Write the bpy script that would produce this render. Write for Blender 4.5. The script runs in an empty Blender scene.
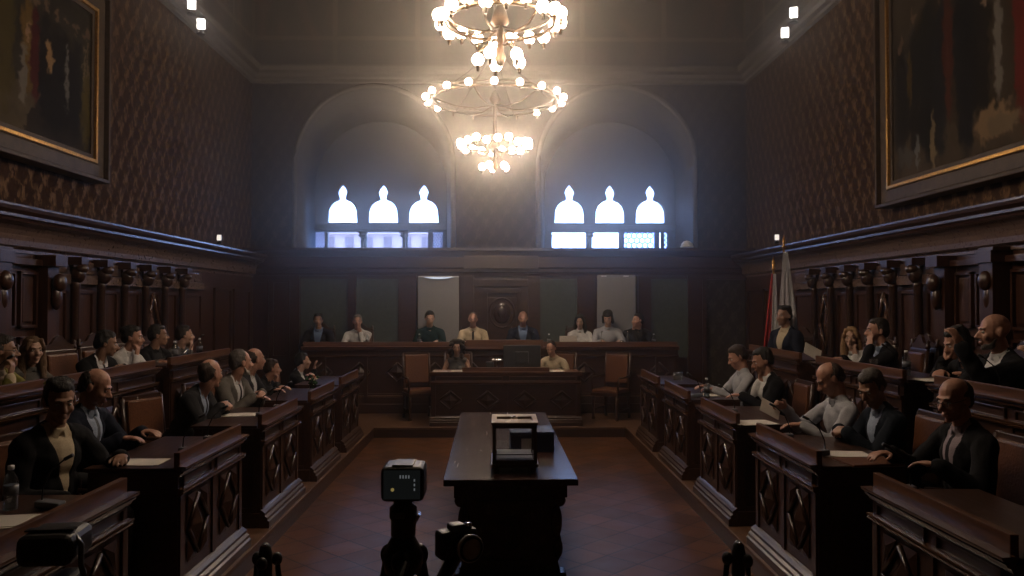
import bpy, bmesh, math, random
import numpy as np
from mathutils import Vector, Matrix, Euler, noise
from mathutils.geometry import tessellate_polygon

random.seed(7)
SC = bpy.context.scene
COL = SC.collection
PI = math.pi
ROOM_HALF, ROOM_BACK, ROOM_FRONT, ROOM_TOP = 4.65, 15.0, -3.2, 9.0

# ------------------------------------------------------------------ helpers
def put(o, parent=None):
    COL.objects.link(o)
    if parent is not None:
        o.parent = parent
    return o

def tag(o, label=None, cat=None, group=None, kind=None):
    if label: o['label'] = label
    if cat: o['category'] = cat
    if group: o['group'] = group
    if kind: o['kind'] = kind
    return o

def thing(name, label, cat, loc=(0, 0, 0), rz=0, group=None, parent=None):
    o = bpy.data.objects.new(name, None)
    put(o, parent)
    o.empty_display_size = .1
    o.location = loc
    o.rotation_euler = (0, 0, rz)
    return tag(o, label, cat, group)

def kids(o):
    return [c for c in COL.objects if c.parent == o]

KID = {}
def copy_tree(o, loc=None, rz=None, label=None, group=None):
    def rec(src, parent):
        c = src.copy()
        COL.objects.link(c)
        c.parent = parent
        for k in src.children:
            rec(k, c)
        return c
    c = rec(o, None)
    if loc is not None: c.location = loc
    if rz is not None: c.rotation_euler = (0, 0, rz)
    if label: c['label'] = label
    if group: c['group'] = group
    return c

def mesh_from(name, V, F, smooth=False, mats=None, midx=None):
    me = bpy.data.meshes.new(name)
    me.from_pydata([tuple(v) for v in V], [], [tuple(f) for f in F])
    if smooth:
        me.polygons.foreach_set('use_smooth', [True] * len(me.polygons))
    if midx is not None:
        me.polygons.foreach_set('material_index', midx)
    me.update()
    return me

class MB:
    """collects shapes, then links them as ONE mesh object"""
    def __init__(s):
        s.bm = bmesh.new()
        s.m = Matrix.Identity(4)
    def _tf(s, verts, M):
        for v in verts:
            v.co = s.m @ (M @ v.co)
    def box(s, c, size, rot=(0, 0, 0), bev=0.0, seg=2):
        bm2 = bmesh.new()
        bmesh.ops.create_cube(bm2, size=1)
        for v in bm2.verts:
            v.co = Vector((v.co.x * size[0], v.co.y * size[1], v.co.z * size[2]))
        if bev > 0:
            bmesh.ops.bevel(bm2, geom=bm2.edges[:], offset=bev, segments=seg, profile=.6, affect='EDGES')
        s._merge(bm2, Matrix.Translation(c) @ Euler(rot).to_matrix().to_4x4())
        return s
    def b2(s, x0, x1, y0, y1, z0, z1, bev=0.0):
        return s.box(((x0 + x1) / 2, (y0 + y1) / 2, (z0 + z1) / 2), (abs(x1 - x0), abs(y1 - y0), abs(z1 - z0)), bev=bev)
    def _merge(s, bm2, M):
        bmesh.ops.transform(bm2, matrix=s.m @ M, verts=bm2.verts)
        me = bpy.data.meshes.new('tmp')
        bm2.to_mesh(me); bm2.free()
        s.bm.from_mesh(me)
        bpy.data.meshes.remove(me)
    def lathe(s, prof, c=(0, 0, 0), seg=20, rot=(0, 0, 0), smooth=True):
        M = s.m @ Matrix.Translation(c) @ Euler(rot).to_matrix().to_4x4()
        rings = []
        for r, z in prof:
            if r < 1e-5:
                rings.append([s.bm.verts.new(M @ Vector((0, 0, z)))])
            else:
                rings.append([s.bm.verts.new(M @ Vector((r * math.cos(2 * PI * k / seg), r * math.sin(2 * PI * k / seg), z))) for k in range(seg)])
        for a, b in zip(rings, rings[1:]):
            for k in range(seg):
                k2 = (k + 1) % seg
                vs = [a[k % len(a)], a[k2 % len(a)], b[k2 % len(b)], b[k % len(b)]]
                u = []
                for v in vs:
                    if v not in u: u.append(v)
                if len(u) > 2:
                    try:
                        f = s.bm.faces.new(u); f.smooth = smooth
                    except ValueError: pass
        for rg in (rings[0], rings[-1]):
            if len(rg) > 2:
                try: s.bm.faces.new(rg if rg is rings[-1] else rg[::-1])
                except ValueError: pass
        return s
    def ell(s, c, r, rot=(0, 0, 0), seg=16, rg=10):
        bm2 = bmesh.new()
        bmesh.ops.create_uvsphere(bm2, u_segments=seg, v_segments=rg, radius=1)
        for v in bm2.verts: v.co = Vector((v.co.x * r[0], v.co.y * r[1], v.co.z * r[2]))
        for f in bm2.faces: f.smooth = True
        s._merge(bm2, Matrix.Translation(c) @ Euler(rot).to_matrix().to_4x4())
        return s
    def tube(s, pts, r, seg=10, closed=False, cap=True):
        pts = [Vector(p) for p in pts]
        n = len(pts)
        rr = r if isinstance(r, (list, tuple)) else [r] * n
        rings = []
        up = Vector((0, 0, 1))
        for i, p in enumerate(pts):
            if closed: t = pts[(i + 1) % n] - pts[i - 1]
            else: t = pts[min(i + 1, n - 1)] - pts[max(i - 1, 0)]
            t.normalize()
            a = t.cross(up)
            if a.length < .15: a = t.cross(Vector((0, 1, 0)))
            a.normalize(); b = a.cross(t).normalized()
            rings.append([s.bm.verts.new(s.m @ (p + (a * math.cos(2 * PI * k / seg) + b * math.sin(2 * PI * k / seg)) * rr[i])) for k in range(seg)])
        m = n if closed else n - 1
        for i in range(m):
            A, B = rings[i], rings[(i + 1) % n]
            for k in range(seg):
                f = s.bm.faces.new([A[k], A[(k + 1) % seg], B[(k + 1) % seg], B[k]]); f.smooth = True
        if cap and not closed:
            s.bm.faces.new(rings[0][::-1]); s.bm.faces.new(rings[-1])
        return s
    def slab(s, outer, holes, w0, w1, axis='y'):
        """polygon (u,v) with holes, extruded between w0 and w1"""
        loops = [[Vector((u, v, 0)) for u, v in outer]] + [[Vector((u, v, 0)) for u, v in h] for h in holes]
        tris = tessellate_polygon(loops)
        flat = [p for l in loops for p in l]
        def P(p, w):
            if axis == 'y': q = Vector((p.x, w, p.y))
            elif axis == 'x': q = Vector((w, p.x, p.y))
            else: q = Vector((p.x, p.y, w))
            return s.m @ q
        A = [s.bm.verts.new(P(p, w0)) for p in flat]
        B = [s.bm.verts.new(P(p, w1)) for p in flat]
        for t in tris:
            for S, d in ((A, 1), (B, -1)):
                try: s.bm.faces.new([S[i] for i in t][::d])
                except ValueError: pass
        k = 0
        for l in loops:
            n = len(l)
            for i in range(n):
                a, b = k + i, k + (i + 1) % n
                try: s.bm.faces.new([A[a], A[b], B[b], B[a]])
                except ValueError: pass
            k += n
        return s
    def sweep(s, prof, path, close=False):
        """prof: list of (out, up); path: list of (point, outdir)"""
        rings = []
        for p, o in path:
            p = Vector(p); o = Vector(o)
            rings.append([s.bm.verts.new(s.m @ (p + o * a + Vector((0, 0, b)))) for a, b in prof])
        for A, B in zip(rings, rings[1:]):
            for k in range(len(prof) - 1):
                s.bm.faces.new([A[k], A[k + 1], B[k + 1], B[k]])
        for R_ in (rings[0], rings[-1]):
            try: s.bm.faces.new(R_)
            except ValueError: pass
        return s
    def build(s, name, m, parent=None, loc=None, rz=None, bevel=0, smooth=False):
        bmesh.ops.recalc_face_normals(s.bm, faces=s.bm.faces[:])
        if smooth:
            for f in s.bm.faces: f.smooth = True
        me = bpy.data.meshes.new(name)
        s.bm.to_mesh(me); s.bm.free()
        o = bpy.data.objects.new(name, me)
        if isinstance(m, (list, tuple)):
            for q in m: me.materials.append(q)
        else: me.materials.append(m)
        put(o, parent)
        if loc is not None: o.location = loc
        if rz is not None: o.rotation_euler = (0, 0, rz)
        if bevel:
            md = o.modifiers.new('edge', 'BEVEL'); md.width = bevel; md.segments = 2; md.limit_method = 'ANGLE'
        return o

def struct(o):
    o['kind'] = 'structure'
    return o

# ------------------------------------------------------------------ materials
def new_mat(name):
    m = bpy.data.materials.new(name); m.use_nodes = True
    nt = m.node_tree
    b = nt.nodes['Principled BSDF']
    return m, nt, b

def N(nt, t, **kw):
    n = nt.nodes.new(t)
    for k, v in kw.items():
        if k in n.inputs.keys() if isinstance(k, str) else False: n.inputs[k].default_value = v
        else: setattr(n, k, v)
    return n

def plain(name, col, rough=.5, metal=0, var=.15, scale=30, bump=.0, spec=.5, sheen=0, stretch=(1, 1, 1)):
    m, nt, b = new_mat(name)
    tc = nt.nodes.new('ShaderNodeTexCoord')
    mp = nt.nodes.new('ShaderNodeMapping'); mp.inputs['Scale'].default_value = stretch
    nz = nt.nodes.new('ShaderNodeTexNoise'); nz.inputs['Scale'].default_value = scale; nz.inputs['Detail'].default_value = 4
    nt.links.new(tc.outputs['Object'], mp.inputs[0]); nt.links.new(mp.outputs[0], nz.inputs['Vector'])
    rp = nt.nodes.new('ShaderNodeValToRGB')
    rp.color_ramp.elements[0].position = .3; rp.color_ramp.elements[1].position = .7
    rp.color_ramp.elements[0].color = (*[c * (1 - var) for c in col], 1)
    rp.color_ramp.elements[1].color = (*[min(1, c * (1 + var)) for c in col], 1)
    nt.links.new(nz.outputs['Fac'], rp.inputs[0]); nt.links.new(rp.outputs[0], b.inputs['Base Color'])
    b.inputs['Roughness'].default_value = rough; b.inputs['Metallic'].default_value = metal
    b.inputs['Specular IOR Level'].default_value = spec
    if sheen: b.inputs['Sheen Weight'].default_value = sheen
    if bump:
        bp = nt.nodes.new('ShaderNodeBump'); bp.inputs['Strength'].default_value = bump; bp.inputs['Distance'].default_value = .01
        nt.links.new(nz.outputs['Fac'], bp.inputs['Height']); nt.links.new(bp.outputs[0], b.inputs['Normal'])
    return m

def wood(name, c0, c1, rough=.32, grain=(1.2, 14, 14), scale=2.5, coat=0.0):
    m, nt, b = new_mat(name)
    tc = nt.nodes.new('ShaderNodeTexCoord')
    mp = nt.nodes.new('ShaderNodeMapping'); mp.inputs['Scale'].default_value = grain
    nz = nt.nodes.new('ShaderNodeTexNoise'); nz.inputs['Scale'].default_value = scale; nz.inputs['Detail'].default_value = 7; nz.inputs['Distortion'].default_value = .6
    nt.links.new(tc.outputs['Object'], mp.inputs[0]); nt.links.new(mp.outputs[0], nz.inputs['Vector'])
    rp = nt.nodes.new('ShaderNodeValToRGB')
    rp.color_ramp.elements[0].position = .32; rp.color_ramp.elements[1].position = .68
    rp.color_ramp.elements[0].color = (*c0, 1); rp.color_ramp.elements[1].color = (*c1, 1)
    nt.links.new(nz.outputs['Fac'], rp.inputs[0]); nt.links.new(rp.outputs[0], b.inputs['Base Color'])
    mr = nt.nodes.new('ShaderNodeMapRange'); mr.inputs['To Min'].default_value = rough - .06; mr.inputs['To Max'].default_value = rough + .14
    nt.links.new(nz.outputs['Fac'], mr.inputs['Value']); nt.links.new(mr.outputs[0], b.inputs['Roughness'])
    bp = nt.nodes.new('ShaderNodeBump'); bp.inputs['Strength'].default_value = .12; bp.inputs['Distance'].default_value = .004
    nt.links.new(nz.outputs['Fac'], bp.inputs['Height']); nt.links.new(bp.outputs[0], b.inputs['Normal'])
    b.inputs['Coat Weight'].default_value = coat; b.inputs['Coat Roughness'].default_value = .25
    return m

def M_(nt, op, a, b=None, c=None):
    n = nt.nodes.new('ShaderNodeMath'); n.operation = op
    for i, v in enumerate((a, b, c)):
        if v is None: continue
        if hasattr(v, 'is_linked') or hasattr(v, 'links'): nt.links.new(v, n.inputs[i])
        else: n.inputs[i].default_value = v
    return n.outputs[0]

def damask(name, ground, figure, horiz='Y', rough=.55):
    """brocade wall cloth: ogee repeats with leaf shapes"""
    m, nt, b = new_mat(name)
    tc = nt.nodes.new('ShaderNodeTexCoord')
    sp = nt.nodes.new('ShaderNodeSeparateXYZ'); nt.links.new(tc.outputs['Object'], sp.inputs[0])
    nz = nt.nodes.new('ShaderNodeTexNoise'); nz.inputs['Scale'].default_value = 11; nz.inputs['Detail'].default_value = 8; nz.inputs['Roughness'].default_value = .62
    mpz = nt.nodes.new('ShaderNodeMapping'); mpz.inputs['Scale'].default_value = (1.6, 1.6, .8)
    nt.links.new(tc.outputs['Object'], mpz.inputs[0]); nt.links.new(mpz.outputs[0], nz.inputs['Vector'])
    wob = M_(nt, 'MULTIPLY', M_(nt, 'SUBTRACT', nz.outputs['Fac'], .5), 4.6)
    u = M_(nt, 'ADD', M_(nt, 'MULTIPLY', sp.outputs[horiz], 2 * PI / .27), wob)
    v = M_(nt, 'ADD', M_(nt, 'MULTIPLY', sp.outputs['Z'], 2 * PI / .44), wob)
    s1 = M_(nt, 'MULTIPLY', M_(nt, 'COSINE', u), M_(nt, 'COSINE', v))
    s2 = M_(nt, 'MULTIPLY', M_(nt, 'COSINE', M_(nt, 'MULTIPLY', u, 2)), M_(nt, 'SINE', M_(nt, 'MULTIPLY', v, 3)))
    s3 = M_(nt, 'MULTIPLY', M_(nt, 'SINE', M_(nt, 'MULTIPLY', u, 3)), M_(nt, 'COSINE', M_(nt, 'MULTIPLY', v, 2)))
    tot = M_(nt, 'ADD', s1, M_(nt, 'ADD', M_(nt, 'MULTIPLY', s2, .55), M_(nt, 'MULTIPLY', s3, .35)))
    tot = M_(nt, 'ADD', tot, M_(nt, 'MULTIPLY', M_(nt, 'SUBTRACT', nz.outputs['Fac'], .5), 3.4))
    mr = nt.nodes.new('ShaderNodeMapRange'); mr.interpolation_type = 'SMOOTHSTEP'
    mr.inputs['From Min'].default_value = -.2; mr.inputs['From Max'].default_value = 1.2
    nt.links.new(tot, mr.inputs['Value'])
    mx = nt.nodes.new('ShaderNodeMix'); mx.data_type = 'RGBA'
    mx.inputs[6].default_value = (*ground, 1); mx.inputs[7].default_value = (*figure, 1)
    nt.links.new(mr.outputs[0], mx.inputs[0]); nt.links.new(mx.outputs[2], b.inputs['Base Color'])
    rr = nt.nodes.new('ShaderNodeMapRange'); rr.inputs['To Min'].default_value = rough + .2; rr.inputs['To Max'].default_value = rough - .1
    nt.links.new(mr.outputs[0], rr.inputs['Value']); nt.links.new(rr.outputs[0], b.inputs['Roughness'])
    b.inputs['Specular IOR Level'].default_value = .25
    bp = nt.nodes.new('ShaderNodeBump'); bp.inputs['Strength'].default_value = .12; bp.inputs['Distance'].default_value = .004
    nt.links.new(mr.outputs[0], bp.inputs['Height']); nt.links.new(bp.outputs[0], b.inputs['Normal'])
    return m

def emit(name, col, strength):
    m = bpy.data.materials.new(name); m.use_nodes = True
    nt = m.node_tree; nt.nodes.remove(nt.nodes['Principled BSDF'])
    e = nt.nodes.new('ShaderNodeEmission'); e.inputs[0].default_value = (*col, 1); e.inputs[1].default_value = strength
    nt.links.new(e.outputs[0], nt.nodes['Material Output'].inputs[0])
    return m

def thin_glass(name, tint=(.95, .97, 1), gloss=.08, rough=.03):
    m = bpy.data.materials.new(name); m.use_nodes = True
    nt = m.node_tree; nt.nodes.remove(nt.nodes['Principled BSDF'])
    t = nt.nodes.new('ShaderNodeBsdfTransparent'); t.inputs[0].default_value = (*tint, 1)
    g = nt.nodes.new('ShaderNodeBsdfGlossy'); g.inputs['Roughness'].default_value = rough
    fr = nt.nodes.new('ShaderNodeLayerWeight'); fr.inputs[0].default_value = .3
    mr = nt.nodes.new('ShaderNodeMapRange'); mr.inputs['To Min'].default_value = gloss * .5; mr.inputs['To Max'].default_value = .5
    nt.links.new(fr.outputs['Facing'], mr.inputs['Value'])
    mx = nt.nodes.new('ShaderNodeMixShader')
    nt.links.new(mr.outputs[0], mx.inputs[0]); nt.links.new(t.outputs[0], mx.inputs[1]); nt.links.new(g.outputs[0], mx.inputs[2])
    nt.links.new(mx.outputs[0], nt.nodes['Material Output'].inputs[0])
    return m

def floor_mat():
    m, nt, b = new_mat('terracotta_tiles')
    tc = nt.nodes.new('ShaderNodeTexCoord')
    mp = nt.nodes.new('ShaderNodeMapping'); mp.inputs['Rotation'].default_value = (0, 0, PI / 4)
    nt.links.new(tc.outputs['Object'], mp.inputs[0])
    bk = nt.nodes.new('ShaderNodeTexBrick')
    bk.offset = 0; bk.inputs['Scale'].default_value = 1
    bk.inputs['Brick Width'].default_value = .3; bk.inputs['Row Height'].default_value = .3
    bk.inputs['Mortar Size'].default_value = .008; bk.inputs['Bias'].default_value = -.1
    bk.inputs['Color1'].default_value = (.13, .052, .022, 1); bk.inputs['Color2'].default_value = (.06, .025, .011, 1)
    bk.inputs['Mortar'].default_value = (.015, .009, .006, 1)
    nt.links.new(mp.outputs[0], bk.inputs['Vector'])
    nz = nt.nodes.new('ShaderNodeTexNoise'); nz.inputs['Scale'].default_value = 3.5; nz.inputs['Detail'].default_value = 6
    nt.links.new(tc.outputs['Object'], nz.inputs['Vector'])
    mx = nt.nodes.new('ShaderNodeMix'); mx.data_type = 'RGBA'; mx.blend_type = 'MULTIPLY'
    mx.inputs[0].default_value = .6
    nt.links.new(bk.outputs['Color'], mx.inputs[6])
    rp = nt.nodes.new('ShaderNodeValToRGB'); rp.color_ramp.elements[0].color = (.5, .45, .4, 1); rp.color_ramp.elements[1].color = (1.2, 1.1, 1, 1)
    nt.links.new(nz.outputs['Fac'], rp.inputs[0]); nt.links.new(rp.outputs[0], mx.inputs[7])
    nt.links.new(mx.outputs[2], b.inputs['Base Color'])
    mr = nt.nodes.new('ShaderNodeMapRange'); b.inputs['Specular IOR Level'].default_value = .32; mr.inputs['To Min'].default_value = .26; mr.inputs['To Max'].default_value = .55
    nt.links.new(nz.outputs['Fac'], mr.inputs['Value']); nt.links.new(mr.outputs[0], b.inputs['Roughness'])
    bp = nt.nodes.new('ShaderNodeBump'); bp.inputs['Strength'].default_value = .35; bp.inputs['Distance'].default_value = .008
    ad = M_(nt, 'ADD', M_(nt, 'MULTIPLY', bk.outputs['Fac'], -.7), M_(nt, 'MULTIPLY', nz.outputs['Fac'], .8))
    nt.links.new(ad, bp.inputs['Height']); nt.links.new(bp.outputs[0], b.inputs['Normal'])
    return m

def fresco_mat(name, horiz):
    m, nt, b = new_mat(name)
    tc = nt.nodes.new('ShaderNodeTexCoord')
    sp = nt.nodes.new('ShaderNodeSeparateXYZ'); nt.links.new(tc.outputs['Object'], sp.inputs[0])
    mp = nt.nodes.new('ShaderNodeMapping'); mp.inputs['Scale'].default_value = (1, 1, .6)
    nt.links.new(tc.outputs['Object'], mp.inputs[0])
    nz = nt.nodes.new('ShaderNodeTexNoise'); nz.inputs['Scale'].default_value = 1.6; nz.inputs['Detail'].default_value = 8; nz.inputs['Distortion'].default_value = 1.2
    nt.links.new(mp.outputs[0], nz.inputs['Vector'])
    rp = nt.nodes.new('ShaderNodeValToRGB')
    el = rp.color_ramp.elements
    el[0].position = .3; el[0].color = (.025, .016, .011, 1); el[1].position = .72; el[1].color = (.12, .088, .058, 1)
    e = el.new(.5); e.color = (.05, .038, .028, 1); e = el.new(.6); e.color = (.09, .045, .026, 1)
    nt.links.new(nz.outputs['Fac'], rp.inputs[0])
    # painted framing lines and a band of darker panels below
    w = M_(nt, 'ABSOLUTE', M_(nt, 'SUBTRACT', M_(nt, 'FRACT', M_(nt, 'MULTIPLY', sp.outputs[horiz], 1 / 1.55)), .5))
    l1 = M_(nt, 'GREATER_THAN', w, .47)
    z = sp.outputs['Z']
    l2 = M_(nt, 'LESS_THAN', M_(nt, 'ABSOLUTE', M_(nt, 'SUBTRACT', z, 6.98)), .04)
    line = M_(nt, 'MAXIMUM', l1, l2)
    mx = nt.nodes.new('ShaderNodeMix'); mx.data_type = 'RGBA'; mx.inputs[7].default_value = (.17, .135, .09, 1)
    nt.links.new(M_(nt, 'MULTIPLY', line, .6), mx.inputs[0]); nt.links.new(rp.outputs[0], mx.inputs[6])
    low = M_(nt, 'MULTIPLY', M_(nt, 'LESS_THAN', z, 6.94), .45)
    m2 = nt.nodes.new('ShaderNodeMix'); m2.data_type = 'RGBA'; m2.inputs[7].default_value = (.05, .04, .035, 1)
    nt.links.new(low, m2.inputs[0]); nt.links.new(mx.outputs[2], m2.inputs[6])
    nt.links.new(m2.outputs[2], b.inputs['Base Color'])
    b.inputs['Roughness'].default_value = .8
    return m

WOOD = wood('dark_walnut', (.023, .0095, .006), (.05, .02, .011), .3, coat=.35)
WOODR = wood('red_walnut_panel', (.029, .0105, .0065), (.06, .022, .012), .34, grain=(9, 9, 1), coat=.4)
WOODT = wood('desk_top_walnut', (.06, .024, .011), (.13, .055, .024), .3)
WOODM = wood('worn_moulding', (.05, .023, .013), (.1, .046, .025), .24, coat=.7)
WOODM.node_tree.nodes['Principled BSDF'].inputs['Coat Roughness'].default_value = .15
for _n in WOODM.node_tree.nodes:
    if _n.type == 'BUMP': _n.inputs['Strength'].default_value = 0
    if _n.type == 'MAP_RANGE': _n.inputs['To Min'].default_value = .22; _n.inputs['To Max'].default_value = .25
WOODB = wood('reddish_bench_wood', (.085, .037, .022), (.16, .075, .045), .3)
WOODD = wood('dark_desk_surface', (.025, .011, .007), (.05, .022, .013), .3)
WOODC = wood('cove_wood_with_sheen', (.095, .06, .048), (.15, .095, .075), .26, coat=.6)  # window sheen on cove and panel heads put into a lighter base colour
WOODL = wood('lighter_kerb_wood', (.07, .034, .02), (.13, .065, .036), .4)
WOODTAB = wood('table_walnut', (.022, .010, .009), (.04, .019, .016), .2, grain=(7, .5, 7))
WOODTAB.node_tree.nodes['Principled BSDF'].inputs['Specular IOR Level'].default_value = .32
LEATH = plain('tan_leather', (.115, .043, .018), .42, bump=.3, scale=60, var=.2)
BLACKP = plain('black_plastic', (.035, .036, .038), .45, var=.1)
BLACKM = plain('black_metal', (.02, .02, .022), .3, metal=.6, var=.1)
CHROME = plain('chrome', (.6, .6, .62), .15, metal=1, var=.05)
GREYP = plain('grey_plastic', (.13, .14, .16), .3, var=.1)
PAPER = plain('paper', (.62, .58, .52), .7, var=.04)
GOLD = plain('gilding', (.5, .27, .07), .35, metal=.8, var=.3, scale=40, bump=.4)
BRONZE = plain('bronze', (.06, .036, .02), .35, metal=.9, var=.2)
DARKFRAME = plain('dark_frame', (.055, .034, .019), .55, var=.3, scale=12, spec=.3)
PLASTER = plain('plaster_reveal', (.075, .073, .078), .75, var=.18, scale=5, bump=.3)
PLASTERW = plain('window_wall_plaster', (.06, .065, .08), .8, var=.12, scale=4, bump=.2)
STONE = plain('cornice_stone', (.11, .09, .07), .6, var=.15, scale=8, bump=.2)
GREENCL = plain('green_wall_cloth', (.04, .052, .046), .7, var=.2, scale=14, sheen=.3)
WHITEP = plain('grey_white_board', (.22, .22, .235), .45, var=.04)
WHITEB = plain('white_paint', (.7, .7, .7), .5, var=.05)
GLASS = thin_glass('window_glass')
BGLASS = thin_glass('blueish_leaded_glass', (.72, .82, .98), .1, .1)
BOTTLE = thin_glass('clear_bottle', (.8, .85, .88), .35, .06)
LEAD = plain('lead_came', (.05, .055, .065), .5, metal=.5)
FLOOR = floor_mat()
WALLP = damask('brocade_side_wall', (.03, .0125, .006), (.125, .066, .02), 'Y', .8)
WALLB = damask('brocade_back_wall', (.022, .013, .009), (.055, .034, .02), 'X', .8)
FRESX = fresco_mat('fresco_back', 'X'); FRESY = fresco_mat('fresco_side', 'Y')
BULB = emit('lit_bulb', (1.0, .76, .54), 88)
BULBOFF = plain('unlit_bulb', (.5, .45, .4), .2, var=.02)
CORNE = emit('corner_lamp_glow', (1.0, .88, .76), 1.1)
SPOTE = emit('spot_lamp_glow', (1.0, .9, .82), 9)
HAZE, SKY = .021, 11
# ------------------------------------------------------------------ camera
cam = bpy.data.cameras.new('camera'); cam.sensor_width = 36; cam.lens = 800 / 1024 * 36
cam.clip_end = 400; cam.clip_start = .05
co = bpy.data.objects.new('camera', cam); put(co)
co.location = (0, 0, 2.0)
co.rotation_euler = (math.radians(90) + math.atan(15 / 800), 0, -math.atan(12 / 800))
SC.camera = co

# ------------------------------------------------------------------ shell
H, YB = ROOM_HALF, ROOM_BACK
struct(MB().b2(-H - .3, H + .3, ROOM_FRONT - .3, YB + .3, -.25, 0).build('floor', FLOOR))
struct(MB().b2(-H - .3, H + .3, ROOM_FRONT - .3, YB + 1.4, ROOM_TOP, ROOM_TOP + .3).build('ceiling', FRESX))
CORN = 6.12          # underside of the high stone cornice
for nm, sx in (('left', -1), ('right', 1)):
    w = struct(MB().b2(sx * H, sx * (H + .3), ROOM_FRONT, YB + .3, 0, CORN + .1).build('wall_' + nm, WALLP))
    MB().b2(sx * H, sx * (H + .3), ROOM_FRONT, YB + .3, CORN + .1, ROOM_TOP).build('painted_frieze', FRESY, w)
struct(MB().b2(-H - .3, H + .3, ROOM_FRONT - .3, ROOM_FRONT, 0, ROOM_TOP).build('wall_rear', WALLP))

WCX = (-2.36, 2.2)   # niche centres
def arch(cx, r, zs, z0, n=40):
    return [(cx - r, z0), (cx + r, z0)] + [(cx + r * math.cos(PI * k / n), zs + r * math.sin(PI * k / n)) for k in range(n + 1)]
R0, ZS0, R1, ZS1, YW = 1.43, 4.6, 1.3, 4.3, 15.9
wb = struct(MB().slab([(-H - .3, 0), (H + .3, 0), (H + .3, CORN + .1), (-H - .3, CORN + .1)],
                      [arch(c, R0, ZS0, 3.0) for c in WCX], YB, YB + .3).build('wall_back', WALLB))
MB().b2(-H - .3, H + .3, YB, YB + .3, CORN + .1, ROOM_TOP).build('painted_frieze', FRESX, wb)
for c in WCX:
    mb = MB()
    A, B = arch(c, R0, ZS0, 3.0), arch(c, R1, ZS1, 3.0)
    for a, b, y0, y1 in ((A, B, YB - .02, YW + .02),):
        va = [mb.bm.verts.new((u, y0, v)) for u, v in a]; vb = [mb.bm.verts.new((u, y1, v)) for u, v in b]
        n = len(va)
        for i in range(n):
            j = (i + 1) % n
            f = mb.bm.faces.new([va[i], va[j], vb[j], vb[i]]); f.smooth = i > 1
    md = mb.build('window_reveal', PLASTER, wb)
    s = md.modifiers.new('t', 'SOLIDIFY'); s.thickness = .04; s.offset = 1
    # archivolt: shallow moulding round the opening
    pts = [(u, YB - .01, v) for u, v in arch(c, R0 + .05, ZS0, 3.0)[2:]]
    MB().tube([(c + R0 + .05, YB - .01, 3.0)] + pts + [(c - R0 - .05, YB - .01, 3.0)], .05, 8).build('arch_moulding', STONE, wb)

# high stone cornice, stepped profile
prof = [(0, 0), (.05, .02), (.05, .07), (.1, .1), (.12, .16), (.2, .2), (.22, .27), (.22, .3), (.05, .32), (0, .36)]
for i, (a, b, out) in enumerate((((-H, ROOM_FRONT, CORN), (-H, YB, CORN), (1, 0, 0)), ((H, ROOM_FRONT, CORN), (H, YB, CORN), (-1, 0, 0)),
                                 ((-H, YB, CORN), (H, YB, CORN), (0, -1, 0)))):
    struct(MB().sweep(prof, [(a, out), (b, out)]).build('trim_%d' % (i + 1), STONE))

# ------------------------------------------------------------------ windows
def dome(cx):
    h = [(.295, 3.584), (.295, 3.76), (.283, 3.86), (.24, 3.95), (.17, 4.015), (.085, 4.05), (.065, 4.07), (.072, 4.11), (.096, 4.17), (.096, 4.22), (.07, 4.28), (.03, 4.33), (0, 4.36)]
    P = [(cx + a, b) for a, b in h] + [(cx - a, b) for a, b in h[-2::-1]]
    return P[::-1]
def rect(x0, x1, z0, z1): return [(x0, z0), (x1, z0), (x1, z1), (x0, z1)]
def pxw(p): return (p - 500) * YW / 800
Z0, Z1 = 3.03, 3.41
WIN = [dict(c=WCX[0], domes=(-3.126, -2.32, -1.516), opens=[(312.5, 325, 'lat'), (327.5, 361, ''), (366, 402.5, ''), (407, 428.5, ''), (432.5, 443, 'lat')], cols=(363.5, 404.8)),
       dict(c=WCX[1], domes=(1.381, 2.192, 3.0), opens=[(551.5, 587, ''), (592, 620, ''), (624.5, 656, 'hex'), (660, 662.5, ''), (665, 669, 'lat')], cols=(589.5,))]
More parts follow.
